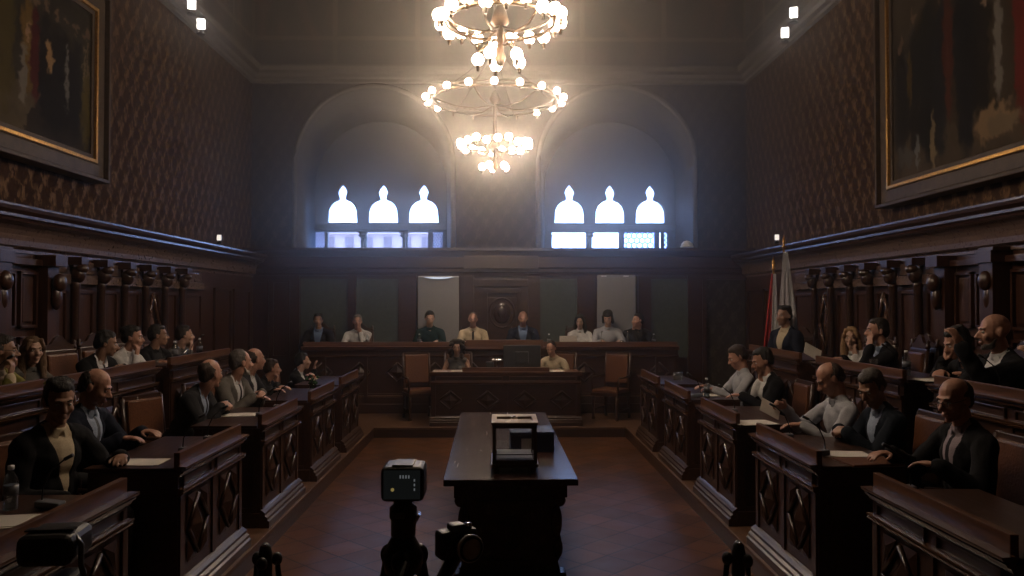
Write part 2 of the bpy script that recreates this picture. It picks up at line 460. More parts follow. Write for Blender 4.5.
for wi, W in enumerate(WIN):
    root = tag(thing('window_%d' % (wi + 1), None, None), kind='structure')
    c = W['c']
    holes = [dome(d) for d in W['domes']] + [rect(pxw(a), pxw(b), Z0, Z1) for a, b, _ in W['opens']]
    outer = rect(c - 1.7, c + 1.7, 2.9, 5.9)
    MB().slab(outer, holes, YW, YW + .14).build('window_wall', PLASTERW, root)
    fr = MB()
    fr.b2(c - 1.36, c + 1.32, YW - .035, YW + .01, Z1 + .04, 3.55, bev=.008)
    fr.b2(c - 1.36, c + 1.32, YW - .06, YW + .01, 2.96, Z0 - .003, bev=.008)
    fr.build('window_frame', plain('window_bar_wood', (.05, .055, .075), .5) if wi == 0 else bpy.data.materials['window_bar_wood'], root)
    for d in W['domes']:
        f = MB(); pts = [(u, YW - .008, v) for u, v in dome(d)]
        f.tube(pts, .016, 6, closed=True); f.build('tracery_moulding', PLASTERW, root)
        MB().slab([(d + (u - d) * 1.03, v) for u, v in dome(d)], [], YW + .07, YW + .078).build('window_pane', GLASS, root)
    for a, b, k in W['opens']:
        x0, x1 = pxw(a), pxw(b)
        g = MB().b2(x0 - .01, x1 + .01, YW + .07, YW + .078, Z0 - .01, Z1 + .01).build('window_pane', BGLASS if k else GLASS, root)
        l = MB()
        for xx in (x0, x1): l.b2(xx - .012, xx + .012, YW + .05, YW + .1, Z0, Z1)
        l.build('casement', LEAD, root)
        if k == 'lat':
            l = MB(); s = .055
            n = int((x1 - x0 + Z1 - Z0) / s) + 1
            for i in range(-n, n * 2):
                for sg in (1, -1):
                    # diagonal came clipped to the opening
                    pts = []
                    for t in range(0, 41):
                        z = Z0 + (Z1 - Z0) * t / 40
                        x = x0 + i * s + sg * (z - Z0) * .6
                        if x0 <= x <= x1: pts.append((x, YW + .068, z))
                    if len(pts) > 1: l.tube([pts[0], pts[-1]], .007, 4)
            l.build('lead_lattice', LEAD, root)
        if k == 'hex':
            l = MB(); r = .062
            for iz in range(-1, 5):
                for ix in range(-1, 7):
                    cx, cz = x0 + .05 + ix * r * 1.75 + (iz % 2) * r * .87, Z0 + .03 + iz * r * 1.55
                    pts = [(cx + r * math.cos(PI / 6 + q * PI / 3), cz + r * math.sin(PI / 6 + q * PI / 3)) for q in range(6)]
                    for q in range(3):
                        (ax, az), (bx, bz) = pts[q], pts[(q + 1) % 6]
                        if all(x0 - .01 < x < x1 + .01 and Z0 - .01 < z < Z1 + .01 for x, z in ((ax, az), (bx, bz))):
                            l.tube([(ax, YW + .068, az), (bx, YW + .068, bz)], .0095, 4)
            l.build('lead_lattice', LEAD, root)
    for p in W['cols']:
        x = pxw(p)
        MB().lathe([(.05, 0), (.05, .03), (.03, .05), (.028, .2), (.034, .22), (.034, .235), (.03, .25), (.05, .28), (.085, .3), (.085, .33), (.06, .345), (.1, .37), (.1, .4)],
                   (x, YW - .07, Z0 - .01), 14).build('colonnette', PLASTERW, root)
# one casement standing ajar in the right-hand group
cs = MB(); xh = pxw(553)
cs.tube([(xh, YW + .2, Z0 + .01), (xh, YW + .2, Z1 - .04), (xh + .2, YW + .42, Z1 - .04), (xh + .2, YW + .42, Z0 + .01)], .011, 6)
cs.build('open_casement', LEAD, bpy.data.objects['window_2'])

# building across the street seen through the low lights of the left window
FAC = plain('pale_facade', (.24, .165, .15), .8, var=.06, scale=3)
SHUT = plain('facade_shutter', (.085, .055, .06), .7)
b = thing('street_building', 'pale pink facade with tall shuttered windows seen through the left window', 'building', (-5.6, 42, 0))
MB().b2(-5.2, 3.2, 0, 6, -6, 5.75).build('facade', FAC, b)
MB().b2(-5.4, 3.4, -.25, .1, 5.6, 5.8).build('eaves', FAC, b)
for k in range(8):
    x = -4.5 + k * 1.0
    f = MB().b2(x, x + .42, -.06, .02, 2.0, 5.45).build('window', SHUT, b)

# ------------------------------------------------------------------ tiers (raised floors)
def tier(name, x0, x1, y0, y1, z, z0=0, m=WOOD, lip=None):
    o = struct(MB().b2(x0, x1, y0, y1, z0, z - .03).build(name, m))
    MB().b2(x0, x1, y0, y1, z - .03, z, bev=.006).build('tread', WOODL, o)
    return o
for nm, sx in (('left', -1), ('right', 1)):
    a, b_ = sorted((sx * 1.87, sx * H))
    tier('floor_step_' + nm, a, b_, .6, 11.94, .15)
    a, b_ = sorted((sx * 3.2, sx * (H - .02)))
    tier('floor_tier_' + nm, a, b_, .8, 11.9, .5, .15)
tier('floor_dais', -H, H, 11.94, YB, .15)
tier('floor_dais_tier', -3.4, 3.3, 13.47, YB - .02, .45, .15)

# ------------------------------------------------------------------ wainscots
def side_wainscot(nm, sx):
    root = tag(thing('wall_panelling_' + nm, None, None), kind='structure')
    X = sx * H
    def bx(x0, x1): return (X - sx * x0, X - sx * x1)      # depth measured out from the wall
    def B(mb, d0, d1, y0, y1, z0, z1, bev=.004):
        a, b = sorted(bx(d0, d1)); mb.b2(a, b, y0, y1, z0, z1, bev=bev)
    y0, y1 = 2.0, YB - .3
    mb = MB(); B(mb, 0, .12, y0, y1, .3, 2.56, 0); mb.build('backboard', WOODR, root)
    out = (-sx, 0, 0)
    # cove frieze and crown
    cove = [(.1, 0), (.14, 0), (.14, .03), (.16, .05), (.2, .06)] + [(.2 + .14 * (1 - math.cos(k * PI / 12)), .06 + .2 * math.sin(k * PI / 12)) for k in range(1, 7)]
    MB().sweep(cove + [(.1, .27)], [((X, y0, 2.47), out), ((X, y1, 2.47), out)]).build('cove', WOODC, root)
    crown = [(.1, 0), (.35, 0), (.36, .02), (.38, .035), (.38, .06), (.42, .09), (.43, .12), (.43, .14), (.1, .155), (.0, .155)]
    MB().sweep(crown, [((X, y0, 2.73), out), ((X, y1, 2.73), out)]).build('cornice', WOOD, root)
    ys = [8.45, 9.0, 9.56, 10.12, 10.7, 11.27]
    for y in ys:
        c = MB()
        B(c, .12, .2, y - .055, y + .055, .55, .7)
        c.lathe([(.055, 0), (.06, .03), (.045, .06), (.045, 1.45), (.05, 1.47), (.05, 1.5), (.045, 1.52)], (X - sx * .2, y, .7), 12)
        B(c, .12, .3, y - .07, y + .07, 2.4, 2.48)
        c.ell((X - sx * .23, y, 2.3), (.075, .07, .09))
        c.ell((X - sx * .27, y, 2.36), (.06, .075, .05))
        c.build('column', WOOD, root)
    for k, (a, b) in enumerate([(8.1, 8.45)] + list(zip(ys, ys[1:])) + [(11.27, 12.2)]):
        a += .08; b -= .08
        p = MB()
        for (d, m_) in ((.135, 0), (.15, .03)):
            pass
        # raised frame round a field
        for (ya, yb, za, zb) in ((a, b, 2.1, 2.14), (a, b, 1.2, 1.24), (a, a + .03, 1.2, 2.14), (b - .03, b, 1.2, 2.14)):
            B(p, .12, .16, ya, yb, za, zb)
        B(p, .12, .135, a + .03, b - .03, 1.24, 2.1)
        p.build('panel', WOODR, root)
        p = MB(); B(p, .12, .19, a - .02, b + .02, 2.2, 2.3); B(p, .12, .15, a - .02, b + .02, 2.31, 2.44); p.build('panel_head', WOODC, root)
        if k in (2, 5) and sx > 0 or (k == 4 and sx < 0):
            yc = (a + b) / 2; l = MB()
            pts = [(X - sx * .165, yc, 2.12), (X - sx * .165, yc + .16, 1.72), (X - sx * .165, yc, 1.3), (X - sx * .165, yc - .16, 1.72)]
            for q in range(4): l.tube([pts[q], pts[(q + 1) % 4]], .024, 4)
            pts = [(X - sx * .15, yc, 1.98), (X - sx * .15, yc + .1, 1.72), (X - sx * .15, yc, 1.45), (X - sx * .15, yc - .1, 1.72)]
            vs = [l.bm.verts.new(q) for q in pts]; top = l.bm.verts.new((X - sx * .185, yc, 1.715))
            for q in range(4): l.bm.faces.new([vs[q], vs[(q + 1) % 4], top])
            l.build('lozenge', WOODM, root)
    # pilasters with scrolled brackets, and two-tier door-like panels nearer the camera
    for y in (7.97, 7.1, 4.8, 3.0):
        big = y < 7.5
        p = MB(); B(p, .12, .24 if not big else .3, y - .1, y + .1, .3, 2.44)
        B(p, .12, .32, y - .11, y + .11, 2.36, 2.47)
        p.ell((X - sx * .3, y, 2.2), (.06, .08, .09)); p.ell((X - sx * .27, y, 2.05), (.05, .06, .12))
        if big:
            B(p, .1, .3, y - .11, y + .11, 2.44, 2.5)
        p.build('pilaster', WOODR, root)
    for a, b in ((7.22, 7.85), (5.0, 5.95), (6.05, 6.98), (3.15, 3.85), (3.95, 4.68)):
        p = MB()
        for za, zb in ((.95, 1.5), (1.56, 1.68), (1.76, 2.3)):
            for ya, yb in ((a, (a + b) / 2 - .03), ((a + b) / 2 + .03, b)):
                for (c0, c1, e0, e1) in ((ya, yb, zb - .03, zb), (ya, yb, za, za + .03), (ya, ya + .03, za, zb), (yb - .03, yb, za, zb)):
                    B(p, .12, .16, c0, c1, e0, e1)
                B(p, .12, .145, ya + .06, yb - .06, za + .06, max(zb - .06, za + .07))
        B(p, .12, .2, a, b, 2.36, 2.42)
        p.build('panel', WOODR, root)
    # plainer run of panelling up to the corner
    for a, b in ((12.7, 13.5), (13.6, 14.5)):
        p = MB()
        for (c0, c1, e0, e1) in ((a, b, 2.2, 2.24), (a, b, 1.0, 1.04), (a, a + .04, 1.0, 2.24), (b - .04, b, 1.0, 2.24)):
            B(p, .12, .16, c0, c1, e0, e1)
        p.build('panel', WOOD, root)
side_wainscot('left', -1); side_wainscot('right', 1)

# back panelling: front face at y = 14.72
root = tag(thing('wall_panelling_back', None, None), kind='structure')
YP = 14.72
def BB(mb, x0, x1, d0, d1, z0, z1, bev=.004): mb.b2(x0, x1, YP - d1, YP - d0, z0, z1, bev=bev)
mb = MB(); BB(mb, -H, H, -.27, 0, .3, 2.6, 0); mb.build('backboard', WOOD, root)
ent = [(-.25, 0), (.06, 0), (.07, .05), (.1, .07), (.1, .12), (.13, .15), (.13, .34), (.16, .36), (.2, .42), (.24, .45), (.24, .5), (-.28, .52)]
MB().sweep(ent, [((-H, YP, 2.5), (0, -1, 0)), ((H, YP, 2.5), (0, -1, 0))]).build('cornice', WOOD, root)
def pxb(p): return (p - 500) * YP / 800
# green cloth fields between dark wooden stiles
for a, b in ((302, 349), (357, 399), (540, 577), (651, 688)):
    f = MB(); BB(f, pxb(a), pxb(b), 0, .02, 1.0, 2.44); f.build('cloth_panel', GREENCL, root)
for a, b in ((292, 301), (349, 357), (399, 417), (462, 474), (528, 540), (577, 594), (638, 651), (688, 702)):
    f = MB(); BB(f, pxb(a), pxb(b), 0, .07, .45, 2.5); f.build('stile', WOOD, root)
# carved centre panel with a pediment, throne back
f = MB()
BB(f, pxb(474), pxb(528), .02, .07, 2.3, 2.44); BB(f, pxb(484), pxb(520), .04, .11, 2.18, 2.26)
for x in (484, 516.5): BB(f, pxb(x), pxb(x + 3.5), .02, .09, .45, 2.2)
BB(f, pxb(488), pxb(516), .02, .05, 1.0, 2.1)
f.ell((pxb(502), YP - .06, 1.82), (.16, .05, .2)); f.ell((pxb(502), YP - .09, 1.84), (.09, .05, .12))
f.tube([(pxb(502) + .23 * math.cos(t * PI / 12), YP - .06, 1.82 + .27 * math.sin(t * PI / 12)) for t in range(24)], .02, 6, closed=True)
f.build('carved_panel', WOOD, root)
f = MB()
BB(f, pxb(464), pxb(538), .1, .17, 2.62, 2.86); f.build('centre_frieze', WOOD, root)
# far-left dark panel work
for a, b in ((252, 270), (273, 291)):
    f = MB()
    x0, x1 = pxb(a), pxb(b)
    for (c0, c1, e0, e1) in ((x0, x1, 2.38, 2.42), (x0, x1, 1.0, 1.04), (x0, x0 + .04, 1.0, 2.42), (x1 - .04, x1, 1.0, 2.42)):
        BB(f, c0, c1, 0, .05, e0, e1)
    f.build('panel', WOOD, root)
# right-hand door; the edge of light on its jamb is built as a pale strip
d = tag(thing('door_1', None, None), kind='structure')
DM = damask('door_brocade', (.03, .022, .018), (.06, .048, .035), 'X')
f = MB(); BB(f, pxb(706), pxb(746), 0, .04, .2, 2.42); f.build('door_leaf', DM, d)
f = MB(); BB(f, pxb(702), pxb(706), 0, .1, .15, 2.47); BB(f, pxb(748), pxb(756), 0, .1, .15, 2.47); BB(f, pxb(702), pxb(756), 0, .1, 2.43, 2.5); f.build('door_frame', WOOD, d)
MB().tube([(pxb(747), YP - .06, .3), (pxb(747), YP - .06, 2.42)], .012, 6).build('jamb_strip', plain('jamb_light_tone', (.5, .45, .38), .3, metal=.7), d)
MB().ell((pxb(743), YP - .08, 1.1), (.03, .03, .03)).build('door_handle', BRONZE, d)

# grey boards behind the bench
for a, b, t, lb in ((419, 459.5, 2.49, 'pale grey standing board behind the bench with bright curved top edge'), (596, 634.5, 2.51, 'pale grey standing board with flat top behind the dark bobbed person')):
    r = thing('display_board', lb, 'board', (pxb((a + b) / 2), YP - .16, .45), 0)
    w = (b - a) * (YP - .16) / 800
    MB().b2(-w / 2, w / 2, -.015, .015, .12, t - .45, bev=.004).build('board', WHITEP, r)
    MB().b2(-w / 2, -w / 2 + .05, -.12, .06, 0, .14).b2(w / 2 - .05, w / 2, -.12, .06, 0, .14).build('feet', BLACKM, r)
    if a < 500:
        # half-round cap that catches the window light
        MB().slab([(-w / 2 + w * k / 16, -.015 - .11 * math.sin(PI * k / 16)) for k in range(17)], [], t - .47, t - .45, axis='z').build('curved_cap', WHITEB, r)
        MB().slab([(-w / 2 + w * k / 16, t - .45 - .055 * math.sin(PI * k / 16)) for k in range(17)], [], -.022, -.014).build('cap_glow', emit('painted_edge_glow', (.8, .88, 1), .8), r)  # crescent glows by itself to imitate window light on the top edge
    else:
        for x in (-w * .33, w * .25): MB().box((x, -.02, t - .47), (.1, .02, .02)).build('clip', WHITEB, r)

# ------------------------------------------------------------------ paintings
def painting(nm, sx, y0, y1, z0, z1, label, figs, bg):
    r = thing('framed_painting', label, 'painting', (sx * H, 0, 0))
    def X(d): return -sx * d
    fw = .28
    NX, NZ = 260, 110
    ulo, uin = (.69, .5) if sx < 0 else (.54, .4)
    k_ = (1 - ulo) / (1 - uin)
    figs = [(ulo + (a - uin) * k_, b, c * k_, d, tuple(q * (1.7 if q > .02 else .7) for q in e)) for a, b, c, d, e in figs]
    figs += [(a, b + d * 1.12, .010, .028, (.11, .07, .045)) for a, b, c, d, e in figs if d > .22]
    V, F, C = [], [], []
    cy0, cy1, cz0, cz1 = y0 + fw, y1 - fw, z0 + fw, z1 - fw
    for j in range(NZ + 1):
        for i in range(NX + 1):
            u, v = i / NX, j / NZ
            V.append((X(.1), cy0 + (cy1 - cy0) * u, cz0 + (cz1 - cz0) * v))
            a_, b_ = u * 60, v * 22
            u += .012 * noise.noise(Vector((a_, b_, 5))) + .006 * noise.noise(Vector((a_ * 2.3, b_ * 2.3, 9)))
            v += .05 * noise.noise(Vector((a_ * .8, b_ * .8, 1))) + .02 * noise.noise(Vector((a_ * 2, b_ * 2, 4)))
            n = noise.noise(Vector((u * 6, v * 4, sx))) * .5 + noise.noise(Vector((u * 20, v * 15, 3))) * .3
            c = [max(0, q * (1 + n * .9)) for q in bg(u, v)]
            for (fu, fv, ru, rv, col) in figs:
                d = math.hypot((u - fu) / ru, (v - fv) / rv) + n * .7
                k = max(0, min(1, (1.15 - d) * 4))
                c = [c[q] * (1 - k) + col[q] * (1 + n * .5) * k for q in range(3)]
            C.append((*c, 1))
    for j in range(NZ):
        for i in range(NX):
            a = j * (NX + 1) + i
            F.append((a, a + 1, a + NX + 2, a + NX + 1))
    me = mesh_from('canvas', V, F)
    at = me.color_attributes.new('paint', 'FLOAT_COLOR', 'POINT')
    at.data.foreach_set('color', np.array(C, dtype=np.float32).ravel())
    m, nt, b = new_mat('oil_canvas_' + nm)
    vc = nt.nodes.new('ShaderNodeVertexColor'); vc.layer_name = 'paint'
    nt.links.new(vc.outputs[0], b.inputs['Base Color']); b.inputs['Roughness'].default_value = .75; b.inputs['Specular IOR Level'].default_value = .12
    me.materials.append(m)
    put(bpy.data.objects.new('canvas', me), r)
    def ring(d0, d1, a, b_, name, mat_, bevel=.012):
        mb = MB()
        lo, hi = sorted((X(d0), X(d1)))
        mb.slab([(y0 + a, z0 + a), (y1 - a, z0 + a), (y1 - a, z1 - a), (y0 + a, z1 - a)],
                [[(y0 + b_, z0 + b_), (y1 - b_, z0 + b_), (y1 - b_, z1 - b_), (y0 + b_, z1 - b_)]], lo, hi, axis='x')
        mb.build(name, mat_, r, bevel=bevel)
    ring(0, .14, .03, .21, 'outer_frame', DARKFRAME, .03)
    ring(0, .19, 0, .04, 'gilt_edge', DARKFRAME, .008)
    ring(.02, .15, .2, .24, 'gilt_slip', GOLD, .006)
    ring(.02, .12, .235, .29, 'inner_frame', DARKFRAME, .006)
    return r
dark = (.012, .009, .007)
painting('left', -1, 3.6, 9.2, 3.36, 5.5, 'large dark framed historical painting with gilt slip on the left wall',
         [(.5, .5, .05, .4, (.03, .022, .015)), (.62, .52, .03, .28, (.06, .035, .018)), (.66, .5, .025, .3, (.03, .012, .01)), (.72, .45, .04, .34, dark), (.78, .42, .05, .36, dark),
          (.84, .5, .045, .3, dark), (.845, .5, .008, .2, (.07, .065, .06)), (.9, .42, .03, .36, dark), (.955, .5, .006, .28, (.09, .07, .04)), (.975, .5, .006, .3, (.08, .06, .035)),
          (.74, .55, .02, .1, (.14, .085, .04)), (.62, .62, .012, .05, (.13, .08, .05)), (.6, .35, .018, .2, (.07, .06, .05)), (.97, .3, .03, .22, (.035, .026, .014))],
         lambda u, v: (.022, .018, .012) if v > .3 else ((.06, .045, .026) if u < .75 + v * .2 else (.018, .013, .009)))
painting('right', 1, 3.9, 9.44, 3.12, 6.0, 'large dark framed painting of robed figures on the right wall',
         [(.95, .33, .035, .3, dark), (.88, .4, .03, .33, dark), (.9, .45, .01, .12, (.035, .022, .014)), (.8, .42, .05, .4, (.01, .009, .008)), (.74, .4, .04, .34, (.013, .012, .014)), (.7, .5, .02, .3, (.03, .018, .01)),
          (.62, .42, .05, .42, (.009, .008, .009)), (.55, .45, .03, .4, dark), (.485, .42, .018, .24, (.065, .058, .05)), (.49, .7, .01, .05, (.13, .085, .055)), (.52, .62, .03, .015, (.1, .07, .05)),
          (.5, .12, .09, .07, (.085, .055, .03)), (.46, .1, .07, .04, (.07, .05, .03)), (.78, .13, .012, .12, (.08, .06, .035)), (.86, .1, .012, .08, (.06, .06, .06)), (.4, .5, .03, .45, (.05, .014, .01)), (.92, .1, .05, .05, (.03, .027, .024))],
         lambda u, v: (.028, .02, .012) if v > .18 else (.045, .032, .02))

# ------------------------------------------------------------------ small lamps
def spot(loc, aim, label, group=None, s=1.0):
    r = thing('spot_lamp', label, 'spot lamp', loc, 0, group)
    d = Vector(aim).normalized()
    q = d.to_track_quat('Z', 'Y').to_matrix().to_4x4()
    h = MB(); h.m = Matrix.Translation((0, 0, .12 * s)) @ q @ Matrix.Scale(s, 4)
    h.box((0, 0, -.02), (.1, .13, .15), bev=.02); h.build('lamp_housing', BLACKM, r)
    g = MB(); g.m = Matrix.Translation((0, 0, .12 * s)) @ q @ Matrix.Scale(s, 4)
    g.box((0, 0, .06), (.085, .115, .02), bev=.008); g.build('lamp_glass', SPOTE if s > 1 else CORNE, r)
    MB().lathe([(.05 * s, 0), (.05 * s, .02), (.015 * s, .03), (.015 * s, .1 * s)], seg=12).build('bracket', BLACKM, r)
    return r
for x, y, z, lb in ((-4.3, 11.5, 5.86, 'lit spot lamp on the left high cornice, lower right of the pair'), (-4.3, 11.15, 6.02, 'lit spot lamp on the left high cornice, upper left of the pair'),
                 (4.3, 11.94, 5.93, 'lit spot lamp on the right high cornice, lower left of the pair'), (4.3, 11.58, 6.1, 'lit spot lamp on the right high cornice, upper right of the pair')):
    spot((x, y, z), (-x * .25, -3, -.9), lb, s=1.25)
spot((-4.28, 12.25, 2.9), (1.5, -6, .3), 'small bright lamp on the left panelling cornice near the corner', s=.75)
spot((4.28, 12.3, 2.92), (-1.5, -6, .3), 'small bright lamp on the right panelling cornice above the flags', s=.75)
t = thing('dome_camera', 'small white dome on the back cornice right of the right window', 'dome', ((688 - 500) * 14.6 / 800, 14.62, 3.02))
MB().lathe([(.12, 0), (.12, .02), (.11, .03)], seg=20).build('base', WHITEB, t)
MB().lathe([(.11, .02), (.1, .07), (.06, .11), (0, .125)], seg=20).build('dome', WHITEB, t)

# ------------------------------------------------------------------ chandeliers
def chandelier(loc, label):
    r = thing('chandelier', label, 'chandelier', loc, 0, )
    top = ROOM_TOP - loc[2]
    MB().tube([(0, 0, .75), (0, 0, top)], .018, 8).build('chain', BRONZE, r)
    MB().lathe([(0, -.38), (.03, -.36), (.05, -.3), (.03, -.24), (.03, -.05), (.08, 0), (.06, .08), (.03, .14), (.03, .6), (.09, .7), (.05, .8), (.02, .85)], seg=16).build('stem', BRONZE, r)
    def ring(R, z, name):
        q = MB(); q.tube([(R * math.cos(2 * PI * k / 48), R * math.sin(2 * PI * k / 48), z) for k in range(48)], .018, 8, closed=True)
        q.tube([(R * .97 * math.cos(2 * PI * k / 48), R * .97 * math.sin(2 * PI * k / 48), z + .07) for k in range(48)], .01, 6, closed=True)
        return q.build(name, BRONZE, r)
    U = ring(.93, .68, 'upper_ring'); Lr = ring(.46, 0, 'lower_ring')
    for k in range(6):
        a = 2 * PI * k / 6 + .2
        ca, sa = math.cos(a), math.sin(a)
        MB().tube([(.03 * ca, .03 * sa, .62), (.3 * ca, .3 * sa, .56), (.6 * ca, .6 * sa, .58), (.93 * ca, .93 * sa, .68)], .012, 8).build('arm', BRONZE, r)
        MB().tube([(.03 * ca, .03 * sa, -.04), (.2 * ca, .2 * sa, -.12), (.35 * ca, .35 * sa, -.1), (.46 * ca, .46 * sa, 0)], .01, 8).build('arm', BRONZE, r)
        MB().tube([(.93 * ca, .93 * sa, .7), (.4 * ca, .4 * sa, 1.1), (.02 * ca, .02 * sa, 1.5)], .006, 6).build('chain', BRONZE, r)
    bme = None
    def bulb(x, y, z, s, on=True, r=r):
        nonlocal bme
        if bme is None:
            q = MB(); q.ell((0, 0, .0), (1, 1, 1.05), seg=12, rg=8)
            o = q.build('bulb', BULB, r, smooth=True); bme = o.data
        else:
            o = bpy.data.objects.new('bulb', bme); put(o, r)
        o.location = (x, y, z); o.scale = (s, s, s)
        if not on:
            o.data = bme.copy(); o.data.materials[0] = BULBOFF
        q = MB().lathe([(.012, -s - .05), (.016, -s - .01), (.024, -s + .01), (.01, -s + .02)], (x, y, z), 8); q.build('socket', BRONZE, r)
    for k in range(18):
        a = 2 * PI * (k + .5) / 18
        x, y = 1.04 * math.cos(a), 1.04 * math.sin(a)
        # lamps on the far side of the big ring are out
        off = 2 * PI * 2.6 / 18 < a < 2 * PI * 7.2 / 18
        bulb(x, y, .7, .048 if not off else .02, not off, U)
    for k in range(20):
        a = 2 * PI * (k + .3) / 20
        bulb(.52 * math.cos(a), .52 * math.sin(a), .02 + .03 * math.sin(k * 2.1), .052, True, Lr)
    for k in range(5):
        a = 2 * PI * k / 5 + .5
        MB().tube([(0, 0, -.2), (.1 * math.cos(a), .1 * math.sin(a), -.17), (.19 * math.cos(a), .19 * math.sin(a), -.25)], .007, 6).build('arm', BRONZE, r)
        bulb(.19 * math.cos(a), .19 * math.sin(a), -.31, .05)
    return r
chandelier((-.08, 12.0, 4.36), 'smaller-looking chandelier of glowing bulbs hanging further from the camera')
chandelier((0.0, 6.75, 4.38), 'dazzling chandelier nearest the camera, cut by the top edge')
# ------------------------------------------------------------------ desks
def make_desk(L, D, Hm, rim=.115, loz=2, name='council_desk', base=True, lozz=(.24, .62), spand=True):
    r = thing(name, None, 'desk')
    h = L / 2
    # front carcass panel and framed frieze
    f = MB()
    f.b2(-h, h, 0, .04, .02, Hm)
    f.b2(-h, -h + .06, -.012, 0, .15, Hm - .12, bev=.003); f.b2(h - .06, h, -.012, 0, .15, Hm - .12, bev=.003)
    f.b2(-.03, .03, -.012, 0, .15, Hm - .12, bev=.003)
    f.build('front_panel', WOOD, r)
    for s in (-1, 1):
        e = MB(); e.b2(s * h, s * (h - .035), 0, D, .02, Hm)
        for (y0, y1, z0, z1) in ((0, .07, .02, Hm), (D - .07, D, .02, Hm), (.07, D - .07, Hm - .1, Hm), (.07, D - .07, .02, .16)):
            e.b2(s * h, s * (h + .012), y0, y1, z0, z1, bev=.003)
        e.build('end_panel', WOOD, r)
    # frieze: two small recessed fields between the mouldings
    fz = MB()
    for s in (-1, 1):
        a, b = sorted((s * .03, s * (h - .03)))
        a += .02; b -= .02
        z0, z1 = Hm - .095, Hm - .045
        fz.b2(a, b, -.014, 0, z1, z1 + .012, bev=.003); fz.b2(a, b, -.014, 0, z0 - .012, z0, bev=.003)
        fz.b2(a, a + .012, -.014, 0, z0, z1); fz.b2(b - .012, b, -.014, 0, z0, z1)
    fz.build('frieze', WOOD, r)
    m = MB()
    pr = [(0, -.03), (.012, -.03), (.02, -.012), (.036, -.006), (.04, .004), (.028, .008), (.03, .014), (.052, .018), (.056, .026), (.056, .034), (.0, .036)]
    o = (0, -1, 0)
    m.sweep(pr, [((-h - .03, 0, Hm), o), ((h + .03, 0, Hm), o)])
    m.build('moulding', WOODM, r)
    m = MB()
    m.sweep([(0, -.03), (.014, -.025), (.03, -.01), (.034, .0), (.024, .006), (.036, .012), (.036, .02), (0, .022)], [((-h - .015, 0, Hm - .125), o), ((h + .015, 0, Hm - .125), o)])
    m.build('lower_moulding', WOODM, r)
    # raised lozenges, made of bevelled ribs round a pyramid field
    n = loz
    for k in range(n):
        cx = -h + L * (k + .5) / n
        w = min(.17, L / n / 2 - .06); z0, z1 = lozz; zc = (z0 + z1) / 2
        q = MB()
        P4 = [(cx, -.012, z1), (cx + w, -.012, zc), (cx, -.012, z0), (cx - w, -.012, zc)]
        for i in range(4): q.tube([P4[i], P4[(i + 1) % 4]], .014, 4)
        s_ = .62
        vs = [q.bm.verts.new((cx + (x - cx) * s_, 0, zc + (z - zc) * s_)) for x, _, z in P4]; t = q.bm.verts.new((cx, -.04, zc))
        for i in range(4): q.bm.faces.new([vs[i], vs[(i + 1) % 4], t])
        q.build('lozenge', WOOD, r)
        for sx in (-1, 1) if spand else ():
            for up in (0, 1):
                q = MB()
                x = cx + sx * (w + .0); zz0, zz1 = ((zc + .05, z1 + .02) if up else (z0 - .02, zc - .05))
                a = (x, -.008, zz1 if up else zz0); b = (x, -.008, zz0 if up else zz1); c = (cx + sx * .03, -.008, zz1 if up else zz0)
                va = [q.bm.verts.new(p) for p in (a, b, c)]; tt = q.bm.verts.new((cx + sx * w * .68, -.026, zz0 * .33 + zz1 * .67 if up else zz0 * .67 + zz1 * .33))
                for i in range(3): q.bm.faces.new([va[i], va[(i + 1) % 3], tt])
                q.build('spandrel', WOOD, r)
    if base:
        b = MB()
        b.sweep([(0, 0), (.075, 0), (.075, .055), (.06, .065), (.06, .085), (.04, .1), (.042, .12), (.02, .14), (0, .15)], [((-h - .03, 0, 0), o), ((h + .03, 0, 0), o)])
        for s in (-1, 1): b.b2(s * h, s * (h + .03), 0, D, 0, .12, bev=.006)
        b.build('plinth', WOOD, r)
    t = MB(); t.b2(-h - .012, h + .012, .035, D + .03, Hm, Hm + .022, bev=.005); t.build('desk_top', WOODD, r)
    t = MB(); t.b2(-h, h, -.004, .032, Hm, Hm + rim, bev=.004); t.build('rim', WOODT, r)
    return r

SIDE = {'left': (-1, PI / 2), 'right': (1, -PI / 2)}
def place_desk(proto, first, side, X, y0, y1, z, label, group=None):
    sx, rz = SIDE[side]
    o = proto if first else copy_tree(proto)
    o.location = (sx * X, (y0 + y1) / 2, z); o.rotation_euler = (0, 0, rz)
    o['label'] = label
    if group: o['group'] = group
    return o

P_front = make_desk(1.17, .55, .815)
rows = [(3.28, 4.45), (4.96, 6.13), (6.66, 7.83), (8.38, 9.55), (9.98, 11.15)]
ordn = ['nearest the camera', 'second from the camera', 'third from the camera', 'fourth from the camera', 'farthest, beside the dais']
first = True
for side in ('left', 'right'):
    for k, (a, b_) in enumerate(rows):
        if side == 'left' and k == 0: a, b_ = 3.1, 4.27
        if side == 'right' and k == 0: a, b_ = 3.17, 4.33
        place_desk(P_front, first, side, 2.03 if side == 'right' and k == 0 else 1.97, a, b_, .15, '%s front-row walnut council desk with lozenge front, %s' % (side, ordn[k]), '%s front row of council desks' % side)
        first = False
P_up = make_desk(1.8, .48, .86, rim=.1, loz=3, name='upper_council_desk')
first = True
for side, rws in (('left', [(3.95, 5.75), (6.0, 7.6), (7.95, 9.7)]), ('right', [(4.15, 5.95), (6.42, 8.2), (8.65, 10.4)])):
    for k, (a, b_) in enumerate(rws):
        o = place_desk(P_up, first, side, 3.25, a, b_, .5, '%s upper-row walnut desk against the panelling, %s' % (side, ['nearest the camera', 'middle of the three', 'farthest of the three'][k]), '%s upper row of council desks' % side)
        o.scale = ((b_ - a) / 1.8, 1, 1)
        first = False

